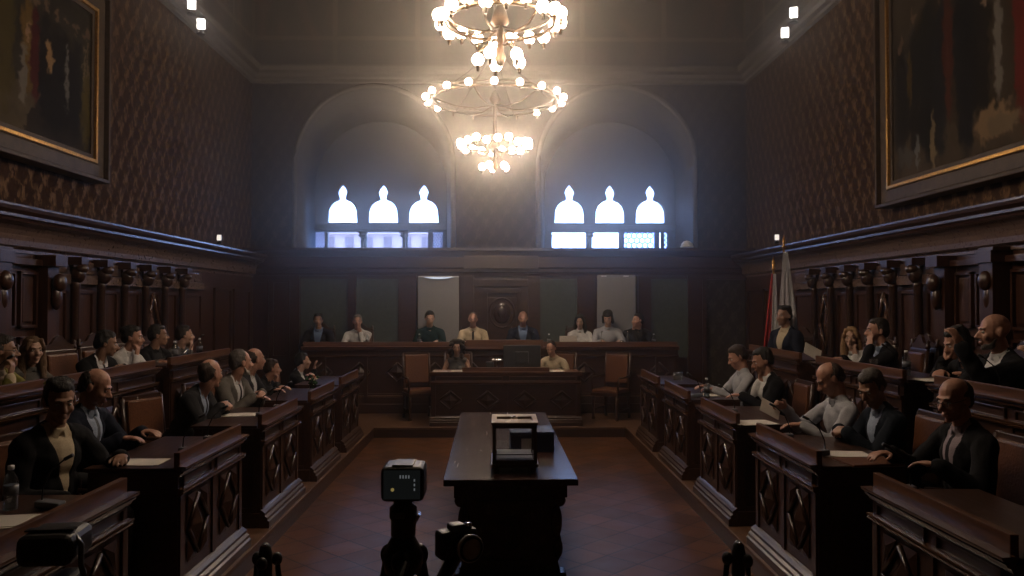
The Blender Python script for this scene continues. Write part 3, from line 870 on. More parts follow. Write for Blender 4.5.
def recolour(r, names, m):
    for c in r.children:
        if c.name.split('.')[0] in names: c.data.materials[0] = m
# clerks' desk on the dais
ck = make_desk(2.24, .56, .775, rim=.0001, loz=4, name='clerks_desk', lozz=(.24, .52), spand=False)
ck['label'] = 'wide walnut clerks desk in the centre before the high bench'
ck.location = (.09, 12.12, .15)
MB().b2(-.66, .66, .02, .05, .797, .875, bev=.004).build('screen_rail', WOODB, ck)
for s in (-1, 1):
    MB().b2(s * 1.06, s * 1.12, -.02, .0, .14, .66, bev=.004).build('corner_post', WOOD, ck)

# high bench
bn = make_desk(6.3, .6, .785, rim=.11, loz=10, name='high_bench', lozz=(.22, .55), base=False, spand=False)
bn['label'] = 'long high walnut bench across the back where eight people sit'
bn.location = (-.15, 13.5, .45)
q = MB()
q.b2(-3.15, 3.15, -.02, .03, -.3, .03); q.b2(-3.17, 3.17, -.05, 0, -.3, -.14, bev=.01)
q.build('lower_skirt', WOOD, bn)
for k in range(9):
    x = -2.8 + k * .7
    MB().b2(x - .03, x + .03, -.03, -.0, -.14, .66, bev=.004).build('stile', WOOD, bn)
q = MB(); q.b2(-.42, .88, -.05, .0, .785, .93, bev=.006); q.b2(-.45, .91, -.075, 0, .775, .8, bev=.005); q.build('raised_centre_rim', WOODB, bn)

recolour(bn, ('rim', 'moulding'), WOODB); recolour(ck, ('desk_top', 'moulding', 'frieze', 'lower_moulding'), WOODB)
# ------------------------------------------------------------------ centre table
tb = thing('library_table', 'long dark walnut table on carved trestles in the middle of the floor', 'table', (.075, 5.46, 0), .012)
tz = .8; tl = 3.36; tw = .46
MB().b2(-tw, tw, 0, tl, tz - .045, tz, bev=.006).build('table_top', WOODTAB, tb)
q = MB(); q.b2(-tw + .07, tw - .07, .07, .1, tz - .14, tz - .045); q.b2(-tw + .07, tw - .07, tl - .1, tl - .07, tz - .14, tz - .045)
for s in (-1, 1): q.b2(s * (tw - .07), s * (tw - .1), .07, tl - .07, tz - .14, tz - .045)
for k in range(4): q.ell((-.18 + k * .12, .068, tz - .09), (.018, .012, .018))
q.build('apron', WOODTAB, tb)
def trestle(y):
    q = MB()
    side = [(.355, 0), (.36, .1), (.34, .16), (.36, .2), (.372, .27), (.36, .34), (.335, .38), (.33, .5), (.345, .56), (.375, .59), (.385, .62), (.37, .66)]
    outer = [(x, z) for x, z in side] + [(-x, z) for x, z in side[::-1]]
    q.slab(outer, [], y, y + .09)
    q.b2(-.4, .4, y - .03, y + .12, 0, .09, bev=.015)
    for s in (-1, 1):
        q.lathe([(.035, 0), (.045, .02), (.045, .06), (.035, .08)], (s * .35, y + .04, .6), 12, rot=(PI / 2, 0, 0))
        q.ell((s * .33, y - .005, .45), (.04, .03, .12)); q.ell((s * .34, y - .005, .26), (.035, .03, .07))
    q.build('trestle', WOODTAB, tb, bevel=.006)
    p = MB()
    for (x0, x1, z0, z1) in ((-.24, .24, .56, .6), (-.24, .24, .14, .18), (-.24, -.2, .14, .6), (.2, .24, .14, .6)): p.b2(x0, x1, y - .02, y, z0, z1, bev=.005)
    p.ell((0, y - .005, .37), (.09, .02, .12)); p.ell((0, y - .02, .37), (.045, .02, .07))
    p.build('carved_panel', WOODTAB, tb)
trestle(.25); trestle(tl - .4)
MB().b2(-.03, .03, .34, tl - .36, .2, .32, bev=.01).build('stretcher', WOODTAB, tb)

# glass ballot box
OAK = wood('ballot_oak', (.09, .05, .025), (.2, .125, .065), .35)
OAKD = wood('ballot_dark_oak', (.06, .034, .02), (.12, .066, .038), .3)
bb = thing('ballot_box', 'wooden framed glass ballot box with slotted pale lid on the centre table', 'ballot box', (.105, 5.67, .8), 0); bb.scale = (1, 1, 1.06)
w, d = .158, .42
q = MB()
for x in (-w + .03, w - .03):
    for y in (.02, d - .02): q.b2(x - .02, x + .02, y - .02, y + .02, 0, .035, bev=.004)
q.b2(-w - .012, w + .012, -.012, d + .012, .035, .06, bev=.006)
q.build('base', OAKD, bb)
q = MB()
for x in (-w + .012, w - .012):
    for y in (.012, d - .012): q.b2(x - .012, x + .012, y - .012, y + .012, .06, .315)
for z0, z1 in ((.06, .085), (.295, .315)):
    q.b2(-w, w, 0, .022, z0, z1); q.b2(-w, w, d - .022, d, z0, z1)
    q.b2(-w, -w + .022, 0, d, z0, z1); q.b2(w - .022, w, 0, d, z0, z1)
q.b2(-w + .02, w - .02, .004, .012, .118, .123)
q.build('frame', OAKD, bb)
q = MB()
for y in (.009, d - .012): q.b2(-w + .022, w - .022, y, y + .004, .085, .295)
for x in (-w + .01, w - .014): q.b2(x, x + .004, .022, d - .022, .085, .295)
q.build('glass', GLASS, bb)
q = MB(); q.slab([(-w - .008, -.01), (w + .008, -.01), (w + .008, d + .01), (-w - .008, d + .01)],
                 [[(-w + .03, .1), (-.025, .1), (-.025, .3), (-w + .03, .3)], [(.025, .1), (w - .03, .1), (w - .03, .3), (.025, .3)]], .316, .336, axis='z')
lidb = q.build('lid', OAK, bb, bevel=.003)
MB().b2(-w + .02, w - .02, .06, .34, .316, .32).build('slot_plate', OAKD, lidb)
MB().lathe([(.025, 0), (.025, .006), (.012, .01), (.01, .018), (.0, .02)], (0, .2, .336), 12).build('lid_boss', CHROME, lidb)
q = MB(); q.b2(-w + .03, w - .03, .03, d - .03, .086, .09); q.build('lining', PAPER, bb)
NAVY = plain('navy_board', (.022, .032, .075), .35, var=.1)
bx = thing('archive_box', 'navy blue box file behind the ballot box on the centre table', 'box', (.262, 6.45, .8), .02)
MB().b2(-.175, .175, 0, .34, 0, .14, bev=.005).build('box_body', NAVY, bx)
MB().b2(-.18, .18, -.005, .345, .14, .163, bev=.004).build('lid', plain('navy_lid_sheen', (.06, .085, .16), .25, var=.1), bx)  # navy lid made lighter to carry its glossy reflection
MB().b2(-.09, .03, -.003, .0, .02, .11).build('label', PAPER, bx)

# ------------------------------------------------------------------ chairs
def make_chair(name, crest=False):
    r = thing(name, None, 'chair')
    MB().box((0, .0, .445), (.46, .44, .07), bev=.025).build('seat', LEATH, r)
    q = MB(); q.box((0, 0, .4), (.48, .46, .05), bev=.006); q.build('seat_frame', WOOD, r)
    for sx in (-1, 1):
        q = MB(); q.lathe([(.022, 0), (.03, .02), (.018, .05), (.022, .2), (.026, .3), (.026, .38)], (sx * .21, -.2, 0), 10); q.build('leg', WOOD, r)
        q = MB(); q.tube([(sx * .21, .23, 0), (sx * .21, .2, .2), (sx * .21, .2, .42), (sx * .215, .235, .75), (sx * .215, .27, 1.03)], [.022, .022, .024, .022, .02], 8); q.build('leg', WOOD, r)
        q = MB(); q.tube([(sx * .21, -.19, .16), (sx * .21, .2, .16)], .013, 8); q.build('stretcher', WOOD, r)
    q = MB(); q.m = Matrix.Translation((0, .235, .78)) @ Euler((-.09, 0, 0)).to_matrix().to_4x4()
    q.box((0, -.01, 0), (.39, .05, .46), bev=.02); q.build('backrest', LEATH, r)
    q = MB(); q.m = Matrix.Translation((0, .235, .78)) @ Euler((-.09, 0, 0)).to_matrix().to_4x4()
    q.b2(-.22, -.19, .0, .03, -.25, .25); q.b2(.19, .22, 0, .03, -.25, .25)
    q.b2(-.22, .22, .0, .035, .22, .27, bev=.008); q.b2(-.22, .22, .0, .035, -.27, -.22, bev=.006)
    if crest:
        q.slab([(-.2, .27), (.2, .27), (.19, .31), (.11, .33), (.05, .39), (0, .41), (-.05, .39), (-.11, .33), (-.19, .31)], [], 0, .03)
        for s in (-1, 1): q.lathe([(.022, 0), (.026, .03), (.012, .05), (.022, .075), (0, .1)], (s * .205, .015, .27), 10)
    q.build('back_frame', WOOD, r)
    for s in (-1, 1):
        q = MB(); q.tube([(s * .23, .22, .68), (s * .24, 0, .66), (s * .24, -.18, .67), (s * .235, -.2, .64), (s * .22, -.19, .42)], .016, 8); q.build('armrest', WOOD, r)
    return r
CH = {False: make_chair('leather_chair'), True: make_chair('crested_chair', True)}
CHU = {False: False, True: False}
def chair(x, y, z, rz, label, crest=False, group=None):
    if not CHU[crest]:
        o = CH[crest]; CHU[crest] = True
    else:
        o = copy_tree(CH[crest])
    o.location = (x, y, z); o.rotation_euler = (0, 0, rz); o['label'] = label
    if group: o['group'] = group
    return o
chair(-1.28, 12.85, .15, .35, 'empty tan leather chair on the dais left of the clerks desk')
chair(1.78, 12.85, .15, -.62, 'empty tan leather chair on the dais right of the clerks desk')
chair(-2.9, 7.0, .15, 1.2, 'empty tan leather chair between the seated men of the left front row')
chair(4.08, 8.12, .5, -PI / 2, 'empty chair with carved crest right of the dark-suited man, upper right row', True)
chair(4.08, 9.55, .5, -PI / 2, 'empty chair with carved crest left of the blond woman, upper right row', True)

# ------------------------------------------------------------------ desk things
def make_mic():
    r = thing('desk_microphone', None, 'microphone')
    MB().box((0, 0, .02), (.075, .12, .035), rot=(.1, 0, 0), bev=.01).build('base', GREYP, r)
    MB().tube([(0, .04, .03), (0, .035, .1), (0, .0, .18), (0, -.07, .24)], .004, 6).build('gooseneck', BLACKM, r)
    MB().tube([(0, -.07, .24), (0, -.11, .262)], .009, 8).build('capsule', BLACKP, r)
    return r
def make_bottle():
    r = thing('water_bottle', None, 'bottle')
    MB().lathe([(0, 0), (.03, .0), (.032, .01), (.03, .05), (.032, .06), (.032, .13), (.028, .15), (.013, .175), (.012, .19), (0, .19)], seg=14).build('bottle_body', BOTTLE, r)
    MB().lathe([(0, 0), (.029, .001), (.029, .1), (0, .1)], (0, 0, .005), seg=14).build('water', thin_glass('still_water', (.75, .82, .85), .2, .05) if 'still_water' not in bpy.data.materials else bpy.data.materials['still_water'], r)
    MB().lathe([(.014, .186), (.014, .204), (0, .205)], seg=12).build('cap', WHITEB, r)
    MB().lathe([(.0325, .07), (.0325, .115)], seg=14).build('paper_band', GREYP, [c for c in r.children if c.name.startswith('bottle_body')][0])
    return r
def make_glass():
    r = thing('drinking_glass', None, 'glass')
    MB().lathe([(0, .004), (.028, .004), (.034, .1), (.036, .1), (.03, 0), (0, 0)], seg=14).build('tumbler', BOTTLE, r)
    return r
PROTO = {'mic': make_mic(), 'bottle': make_bottle(), 'glass': make_glass()}
used = set()
def dup(k, loc, rz, label, group=None, s=1.0):
    o = PROTO[k] if k not in used else copy_tree(PROTO[k])
    used.add(k)
    o.location = loc; o.rotation_euler = (0, 0, rz); o['label'] = label; o.scale = (s, s, s)
    if group: o['group'] = group
    return o
def PX(px, y): return (px - 500) * y / 800
FZ = .15 + .815 + .023      # front desk surface
UZ = .5 + .86 + .023
BZ = .45 + .785 + .023
CZ = .15 + .775 + .023
def papers(x, y, z, rz, n, label, w=.21, h=.297):
    r = thing('paper_sheets', label, 'papers', (x, y, z), rz)
    for k in range(n):
        MB().box((random.uniform(-.02, .02), random.uniform(-.02, .02), .001 + k * .002), (w, h, .0015), rot=(0, 0, random.uniform(-.15, .15))).build('sheet', PAPER, r)
    return r
L, R = PI / 2, -PI / 2
MIC = [(-2.22, 4.0, FZ, L, 'grey based desk microphone on the nearest left desk beside the young man'),
       (-2.1, 5.45, FZ, L, 'desk microphone on the second left desk, nearer the camera end'),
       (-2.1, 5.9, FZ, L, 'desk microphone on the second left desk, beside the dark suit sleeve'),
       (-2.1, 7.15, FZ, L, 'desk microphone before the grey-jacketed man'),
       (-2.1, 7.7, FZ, L, 'desk microphone at the far end of the third left desk'),
       (-2.1, 9.1, FZ, L, 'desk microphone on the fourth left desk near the flowers'),
       (2.12, 8.6, FZ, R, 'desk microphone before the white-shirted man, fourth right desk'),
       (2.12, 7.35, FZ, R, 'desk microphone on the third right desk'),
       (2.12, 5.95, FZ, R, 'desk microphone by the pale-shirted man reading, second right desk'),
       (2.12, 5.3, FZ, R, 'desk microphone near the clasped hands on the second right desk'),
       (2.15, 4.25, FZ, R, 'desk microphone on the nearest right desk'),
       (PX(360, 13.75), 13.7, BZ, 0, 'desk microphone before the grey-haired man on the high bench'),
       (PX(474, 13.75), 13.7, BZ, 0, 'desk microphone before the man in pale shirt and dark tie'),
       (PX(533, 13.75), 13.7, BZ, 0, 'desk microphone before the navy-suited man at the bench centre'),
       (PX(601, 13.75), 13.7, BZ, 0, 'desk microphone between the dark-haired woman and the bobbed person'),
       (3.42, 6.9, UZ, R, 'desk microphone on the middle right upper desk'),
       (3.42, 5.5, UZ, R, 'desk microphone on the nearest right upper desk'),
       (-3.42, 9.0, UZ, L, 'desk microphone on the farthest left upper desk'),
       (-3.42, 5.5, UZ, L, 'desk microphone on the nearest left upper desk')]
for x, y, z, rz, lb in MIC: dup('mic', (x, y, z), rz, lb)
BOT = [(-2.4, 3.98, FZ, 'clear water bottle on the nearest left desk'),
       (2.2, 8.5, FZ, 'clear water bottle before the white-shirted man, right front row'),
       (PX(419.5, 13.75), 13.75, BZ, 'clear water bottle left of the man in the navy polo'),
       (PX(368, 13.75), 13.75, BZ, 'clear water bottle right of the grey-haired man on the bench'),
       (PX(549, 13.75), 13.75, BZ, 'clear water bottle right of the navy-suited man at the bench'),
       (PX(654, 13.75), 13.75, BZ, 'clear water bottle at the right end of the high bench'),
       (-3.45, 8.55, UZ, 'clear water bottle on the farthest left upper desk'),
       (-3.45, 9.25, UZ, 'clear water bottle at the far end of the left upper row'),
       (3.45, 6.75, UZ, 'clear water bottle before the empty crested chair, upper right row'),
       (3.5, 5.1, UZ, 'clear water bottle before the bald bearded man, upper right row')]
for x, y, z, lb in BOT: dup('bottle', (x, y, z), 0, lb, s=1.05)
dk = thing('dark_bottle', 'dark glass bottle right of the bobbed person on the bench', 'bottle', (PX(628, 13.75), 13.75, BZ))
MB().lathe([(0, 0), (.034, 0), (.036, .01), (.036, .14), (.028, .17), (.013, .2), (.013, .235), (0, .235)], seg=14).build('bottle_body', BLACKP, dk)
MB().lathe([(.015, .228), (.015, .24), (0, .241)], seg=10).build('cap', CHROME, dk)
GL = [(PX(676, 10.5), 10.5, FZ, 'pair of tumblers on the farthest right front desk, left one'), (PX(680.5, 10.55), 10.55, FZ, 'pair of tumblers on the farthest right front desk, right one'),
      (PX(366, 13.7), 13.68, BZ, 'tumbler in front of the grey-haired man on the bench'), (PX(622, 13.7), 13.7, BZ, 'tumbler left of the dark bottle on the bench'),
      (3.45, 7.35, UZ, 'tumbler before the dark-suited man, upper right row'), (-3.45, 8.8, UZ, 'tumbler between two bottles, left upper row')]
for x, y, z, lb in GL: dup('glass', (x, y, z), 0, lb)
papers(-2.3, 5.15, FZ, L, 2, 'white paper sheets under the writing hand of the balding man')
papers(-2.33, 3.75, FZ, L + .3, 3, 'scattered papers beside the bottle on the nearest left desk')
papers(-2.35, 7.3, FZ, L, 2, 'papers before the grey-jacketed man')
papers(2.22, 8.75, FZ, R + .1, 3, 'papers beside the bottle before the white-shirted man', .25, .32)
papers(2.15, 6.75, FZ, R + .2, 3, 'pale papers at the near end of the third right desk', .25, .32)
papers(2.3, 5.35, FZ, R, 2, 'papers under the clasped hands of the grey-haired man')
papers(PX(441, 12.4), 12.33, CZ, .1, 2, 'white papers before the curly-haired clerk, outer pile')
papers(PX(459, 12.4), 12.36, CZ, -.1, 3, 'open papers under the hands of the curly-haired clerk')
papers(PX(556, 12.4), 12.33, CZ, .1, 3, 'white papers before the man clerk in the cream shirt')
papers(3.5, 6.35, UZ, R, 3, 'papers beside the man leaning on his hand, upper right row')
nt_ = thing('leather_folder', 'brown leather folder on the second right desk', 'folder', (2.33, 5.05, FZ), R + .1)
MB().box((0, 0, .008), (.26, .34, .014), bev=.005).build('cover', LEATH, nt_); MB().box((.0, .0, .002), (.25, .33, .006)).build('sheets', PAPER, nt_)

# laptop and monitor
lp = thing('laptop', 'pale laptop lid before the dark-haired woman on the bench', 'laptop', (PX(568, 13.75), 13.72, BZ), 0)
MB().b2(-.15, .15, 0, .2, 0, .015, bev=.004).build('keyboard_base', GREYP, lp)
MB().box((0, -.02, .09), (.3, .01, .18), rot=(.15, 0, 0), bev=.003).build('lid', PAPER, lp)
mo = thing('computer_monitor', 'black computer monitor seen from behind on the clerks desk', 'monitor', (PX(522, 12.4), 12.42, CZ), 0)
MB().box((0, 0, .23), (.58, .035, .34), bev=.01).build('screen_shell', BLACKP, mo)
MB().b2(-.1, .1, -.04, -.015, .12, .3, bev=.01).build('back_bulge', BLACKP, mo)
MB().b2(-.03, .03, .0, .03, .01, .1).build('stand', BLACKP, mo); MB().b2(-.12, .12, -.08, .1, 0, .012, bev=.004).build('foot', BLACKP, mo)
st = thing('desk_stand', 'small silver stand beside the monitor on the clerks desk', 'stand', (PX(497, 12.4), 12.4, CZ), 0)
MB().b2(-.06, .06, -.05, .05, 0, .012, bev=.003).build('base', CHROME, st)
MB().tube([(0, 0, .01), (0, 0, .2)], .011, 8).build('post', CHROME, st)
MB().box((0, 0, .17), (.16, .03, .022), bev=.004).build('crossbar', CHROME, st)
MB().box((-.11, .0, .1), (.12, .05, .09), bev=.01).build('printer_block', BLACKP, st)

# flowers on the fourth left desk
fl = thing('flower_posy', 'small posy of white and pink flowers on the left front row', 'flowers', (-2.14, 9.2, FZ), 0)
GRN = plain('leaf_green', (.03, .12, .03), .5, var=.4); 
MB().lathe([(0, 0), (.035, 0), (.045, .07), (.03, .1), (.028, .1), (.04, .07), (.03, .008)], seg=14).build('vase', thin_glass('green_vase', (.3, .6, .35), .3, .1), fl)
lm = MB(); fm = [MB(), MB(), MB()]
for k in range(26):
    a, rr = random.uniform(0, 6.28), random.uniform(0, .07)
    x, y, z = rr * math.cos(a), rr * math.sin(a), .16 + random.uniform(-.04, .03)
    lm.tube([(0, 0, .03), (x, y, z)], .003, 4)
    lm.ell((x * 1.1, y * 1.1, z - .03), (.022, .008, .014), rot=(a, .4, a), seg=8, rg=6)
    if k % 2 == 0:
        q = fm[(k // 2) % 3]
        for p in range(5): q.ell((x + .011 * math.cos(p * 1.256), y + .011 * math.sin(p * 1.256), z + .012), (.012, .012, .007), seg=8, rg=6)
        q.ell((x, y, z + .02), (.008, .008, .006), seg=8, rg=6)
lm.build('foliage', GRN, fl)
for q, c, nm in zip(fm, ((.6, .5, .42), (.6, .22, .12), (.55, .3, .3)), ('white', 'orange', 'pink')): q.build('blossoms', plain(nm + '_petal', c, .6, var=.1), fl)

# ------------------------------------------------------------------ flags in the right corner
def flag(x, y, lean, cols, label, h=2.55):
    r = thing('flag', label, 'flag', (x, y, .15), 0)
    MB().lathe([(.16, 0), (.16, .03), (.06, .05), (.035, .15), (.02, .16)], seg=20).build('base', BRONZE, r)
    tip = (lean, 0, h)
    MB().tube([(0, 0, .1), tip], .014, 8).build('pole', GOLD, r)
    MB().lathe([(.02, 0), (.03, .03), (.012, .05), (.025, .1), (0, .2)], (tip[0], 0, h), 12).build('finial', GOLD, r)
    # cloth hanging in folds from the top of the pole, one stripe after the other
    n = 30
    for ci, (c, a0, a1) in enumerate(cols):
        V, F = [], []
        for j in range(n + 1):
            t = j / n
            z = h - .05 - t * 1.45
            sp = .035 + .13 * min(1, t * 1.3)
            for i in range(13):
                u = a0 + (a1 - a0) * i / 12
                x = lean * (z / h) + (u - .5) * 2 * sp
                y = -.035 - .035 * math.sin(u * 21 + t * 1.5) * (.4 + t) 
                V.append((x, y, z + .18 * (u - .5) * t))
        for j in range(n):
            for i in range(12):
                k = j * 13 + i
                F.append((k, k + 1, k + 14, k + 13))
        me = mesh_from('cloth', V, F, smooth=True); me.materials.append(c)
        o = put(bpy.data.objects.new('cloth', me), r)
        s = o.modifiers.new('t', 'SOLIDIFY'); s.thickness = .006
    return r
FW = plain('flag_white', (.62, .62, .66), .8, var=.06); FR = plain('flag_red', (.42, .03, .03), .8, var=.1); FG = plain('flag_green', (.02, .16, .06), .8, var=.1)
flag(3.74, 11.0, .04, [(FR, 0, .32), (FW, .32, .8)], 'lower flag with red and white folds hanging in the right corner', 2.3)
flag(3.93, 10.95, -.02, [(FW, 0.1, 1)], 'white flag hanging from a gilt pole in the right corner', 2.6)

# ------------------------------------------------------------------ cameras on tripods
def tripod(r, top, spread, s=1.0, rot=0.3, head=True):
    """three two-stage legs hanging from a shoulder casting, feet on the floor"""
    MB().lathe([(.03, -.06), (.055, -.05), (.06, 0), (.045, .03), (.03, .06), (.03, .1)], (0, 0, top), 16).build('shoulder', BLACKM, r)
    for k in range(3):
        a = rot + k * 2 * PI / 3
        c, s_ = math.cos(a), math.sin(a)
        p0, p1 = Vector((.05 * c, .05 * s_, top - .01)), Vector((spread * c, spread * s_, .015))
        m = p0.lerp(p1, .45); m2 = p0.lerp(p1, .75)
        q = MB(); q.tube([p0, m], .018, 8); q.tube([m.lerp(p0, .06), m2], .014, 8); q.tube([m2.lerp(p0, .04), p1], .01, 8)
        q.ell(tuple(p0), (.028, .028, .032)); q.build('leg', BLACKM, r)
        q = MB(); q.lathe([(.024, -.02), (.026, 0), (.024, .02)], tuple(m), 10); q.build('leg_clamp', CHROME if k == 1 else BLACKP, r)
        MB().ell(tuple(p1), (.018, .018, .014)).build('foot', BLACKP, r)
d1 = 2.35
t1 = thing('video_tripod', 'black tripod carrying the small video camera in front of the table', 'tripod', (PX(404, d1), d1, 0))
tripod(t1, 1.27, .3, rot=.5)
MB().lathe([(.03, 0), (.036, .01), (.036, .055), (.04, .06), (.04, .09), (.028, .1), (.028, .125)], (0, 0, 1.315), 16).build('fluid_head', BLACKP, t1)
MB().box((.042, -.01, 1.375), (.008, .03, .03), rot=(0, .5, 0)).build('head_lever', CHROME, t1)
MB().box((-.012, -.04, 1.39), (.04, .006, .016)).build('head_plate', GREYP, t1)
MB().tube([(.02, -.02, 1.3), (-.03, -.25, 1.12), (-.05, -.36, 1.04)], .01, 8).build('pan_handle', BLACKP, t1)
v1 = thing('video_camera', 'small black video camera on the tripod in front of the table', 'camera', (PX(405, d1), d1, 1.43))
MB().box((0, 0, .052), (.124, .12, .1), bev=.02, seg=4).build('camera_body', BLACKP, v1)
rs = MB().box((0, -.061, .053), (.104, .003, .082), bev=.001).build('rear_screen', emit('screen_fill_glow', (.9, 1, .98), .0045), v1)  # faint glow added to lift the otherwise unlit camera back
q = MB()
for k in range(4): q.box((-.004 + k * .008, -.063, .076), (.004, .001, .009))
for k in range(3): q.box((.036, -.063, .04 + k * .013), (.004, .001, .007))
q.build('display_marks', emit('display_marks', (.9, .95, 1), .09), rs)
MB().lathe([(.035, 0), (.038, .05), (.034, .055), (.03, .02)], (0, .06, .056), 18, rot=(-PI / 2, 0, 0)).build('lens', BLACKM, v1)
MB().box((.0, -.0, .103), (.06, .09, .006), bev=.003).build('top_grille', BLACKP, v1)
MB().lathe([(.005, 0), (.005, .003), (0, .003)], (-.026, -.0635, .04), 8, rot=(PI / 2, 0, 0)).build('button', emit('button_fill_glow', (1, .75, .25), .18), v1)  # button glow added too, nothing lights this side
# mirrorless camera with bright rings, tilted on a lower tripod
d2 = 1.78
t2 = thing('photo_tripod', 'black tripod with angled arm beside the video tripod', 'tripod', (PX(450, d2), d2 - .06, 0))
tripod(t2, 1.24, .2, rot=1.2)
MB().tube([(0, 0, 1.3), (-.03, .02, 1.37), (.01, .07, 1.435)], .017, 8).build('arm', BLACKP, t2)
MB().ell((-.035, .015, 1.375), (.016, .016, .016)).build('knob', CHROME, t2)
v2 = thing('photo_camera', 'black photo camera with silver ringed lens beside the dark table end', 'camera', (PX(456, d2), d2 + .02, 1.432), .5); v2.scale = (.82, .82, .82)
MB().box((0, 0, .04), (.11, .05, .075), bev=.012, seg=3).build('camera_body', BLACKP, v2)
MB().box((0, .0, .083), (.04, .04, .02), bev=.006).build('viewfinder', BLACKP, v2)
MB().lathe([(.03, 0), (.03, .03), (.034, .032), (.034, .05), (.028, .052), (.026, .03)], (.01, -.025, .04), 20, rot=(PI / 2, 0, .0)).build('lens', BLACKM, v2)
q = MB(); q.lathe([(.0345, .034), (.037, .037), (.037, .046), (.0345, .049)], (.01, -.025, .04), 20, rot=(PI / 2, 0, .0)); q.build('lens_ring', plain('ring_gleam_grey', (.55,.55,.56), .25), v2)  # gleam of the chrome ring put into a pale grey non-metal colour
MB().lathe([(.012, 0), (.012, .012), (0, .013)], (.035, 0, .077), 12).build('shutter_dial', CHROME, v2)
# camera lower left
d3 = 1.6
t3 = thing('left_tripod', 'black tripod in the lower left corner under the bulky camera', 'tripod', (PX(70, d3), d3 + .02, 0))
tripod(t3, 1.22, .35, rot=.2)
MB().lathe([(.03, 0), (.034, .05), (.03, .1), (.035, .12)], (0, 0, 1.3), 14).build('fluid_head', BLACKP, t3)
MB().tube([(.02, 0, 1.4), (.1, -.06, 1.37), (.16, -.12, 1.34)], .011, 8).build('pan_handle', BLACKM, t3)
v3 = thing('bulky_video_camera', 'bulky black video camera with rounded hood in the lower left', 'camera', (PX(62, d3), d3, 1.49), .1)
MB().box((0, 0, .035), (.105, .12, .062), bev=.024, seg=4).build('camera_body', BLACKP, v3)
MB().box((0, -.02, .069), (.09, .02, .004), bev=.001).build('top_highlight_strip', BLACKM, v3)
MB().tube([(.04, -.02, .06), (.06, -.03, .04), (.06, -.03, .0), (.075, -.04, -.04)], .006, 6).build('hinge_arm', GREYP, v3)
MB().box((.03, -.02, -.045), (.05, .08, .06), bev=.012).build('grip', BLACKP, v3)
MB().tube([(.05, -.05, -.02), (.12, -.1, -.05), (.16, -.1, -.12)], .004, 6).build('cable', BLACKM, v3)

# folded stands either side of the floor, only their tops in the picture
def stand(x, y, label):
    r = thing('folding_stand', label, 'stand', (x, y, 0))
    top = .9
    MB().lathe([(.022, top - .12), (.03, top - .1), (.03, top + .0), (.024, top + .03), (.012, top + .045), (0, top + .05)], seg=14).build('centre_column', BLACKP, r)
    for k in range(3):
        a = .5 + k * 2 * PI / 3 + (0 if x < 0 else .6)
        c, s = math.cos(a), math.sin(a)
        MB().ell((.05 * c, .05 * s, top - .03), (.024, .024, .03)).build('hinge', BLACKP, r)
        MB().tube([(.05 * c, .05 * s, top - .04), (.1 * c, .1 * s, .45), (.2 * c, .2 * s, .01)], .013, 8).build('leg', BLACKM, r)
        MB().ell((.2 * c, .2 * s, .012), (.018, .018, .012)).build('foot', BLACKP, r)
    MB().ell((.0, -.02, top + .04), (.01, .01, .008)).build('cap_button', CHROME, r)
stand(PX(268, 3.55), 3.55, 'black folding stand on the floor left of the tripods')
stand(PX(738, 3.55), 3.55, 'black folding stand on the floor at lower right')
# ------------------------------------------------------------------ people
def _uv(nu=14, nv=9):
    V = [(0, 0, 1)]
    for j in range(1, nv):
        p = PI * j / nv
        for i in range(nu):
            a = 2 * PI * i / nu
            V.append((math.sin(p) * math.cos(a), math.sin(p) * math.sin(a), math.cos(p)))
    V.append((0, 0, -1))
    F = []
    for i in range(nu): F.append((0, 1 + i, 1 + (i + 1) % nu))
    for j in range(nv - 2):
        for i in range(nu):
            a = 1 + j * nu + i; b = 1 + j * nu + (i + 1) % nu
            F.append((a, a + nu, b + nu, b))
    e = len(V) - 1
    for i in range(nu): F.append((e, 1 + (nv - 2) * nu + (i + 1) % nu, 1 + (nv - 2) * nu + i))
    return np.array(V), F
UV, UF = _uv()

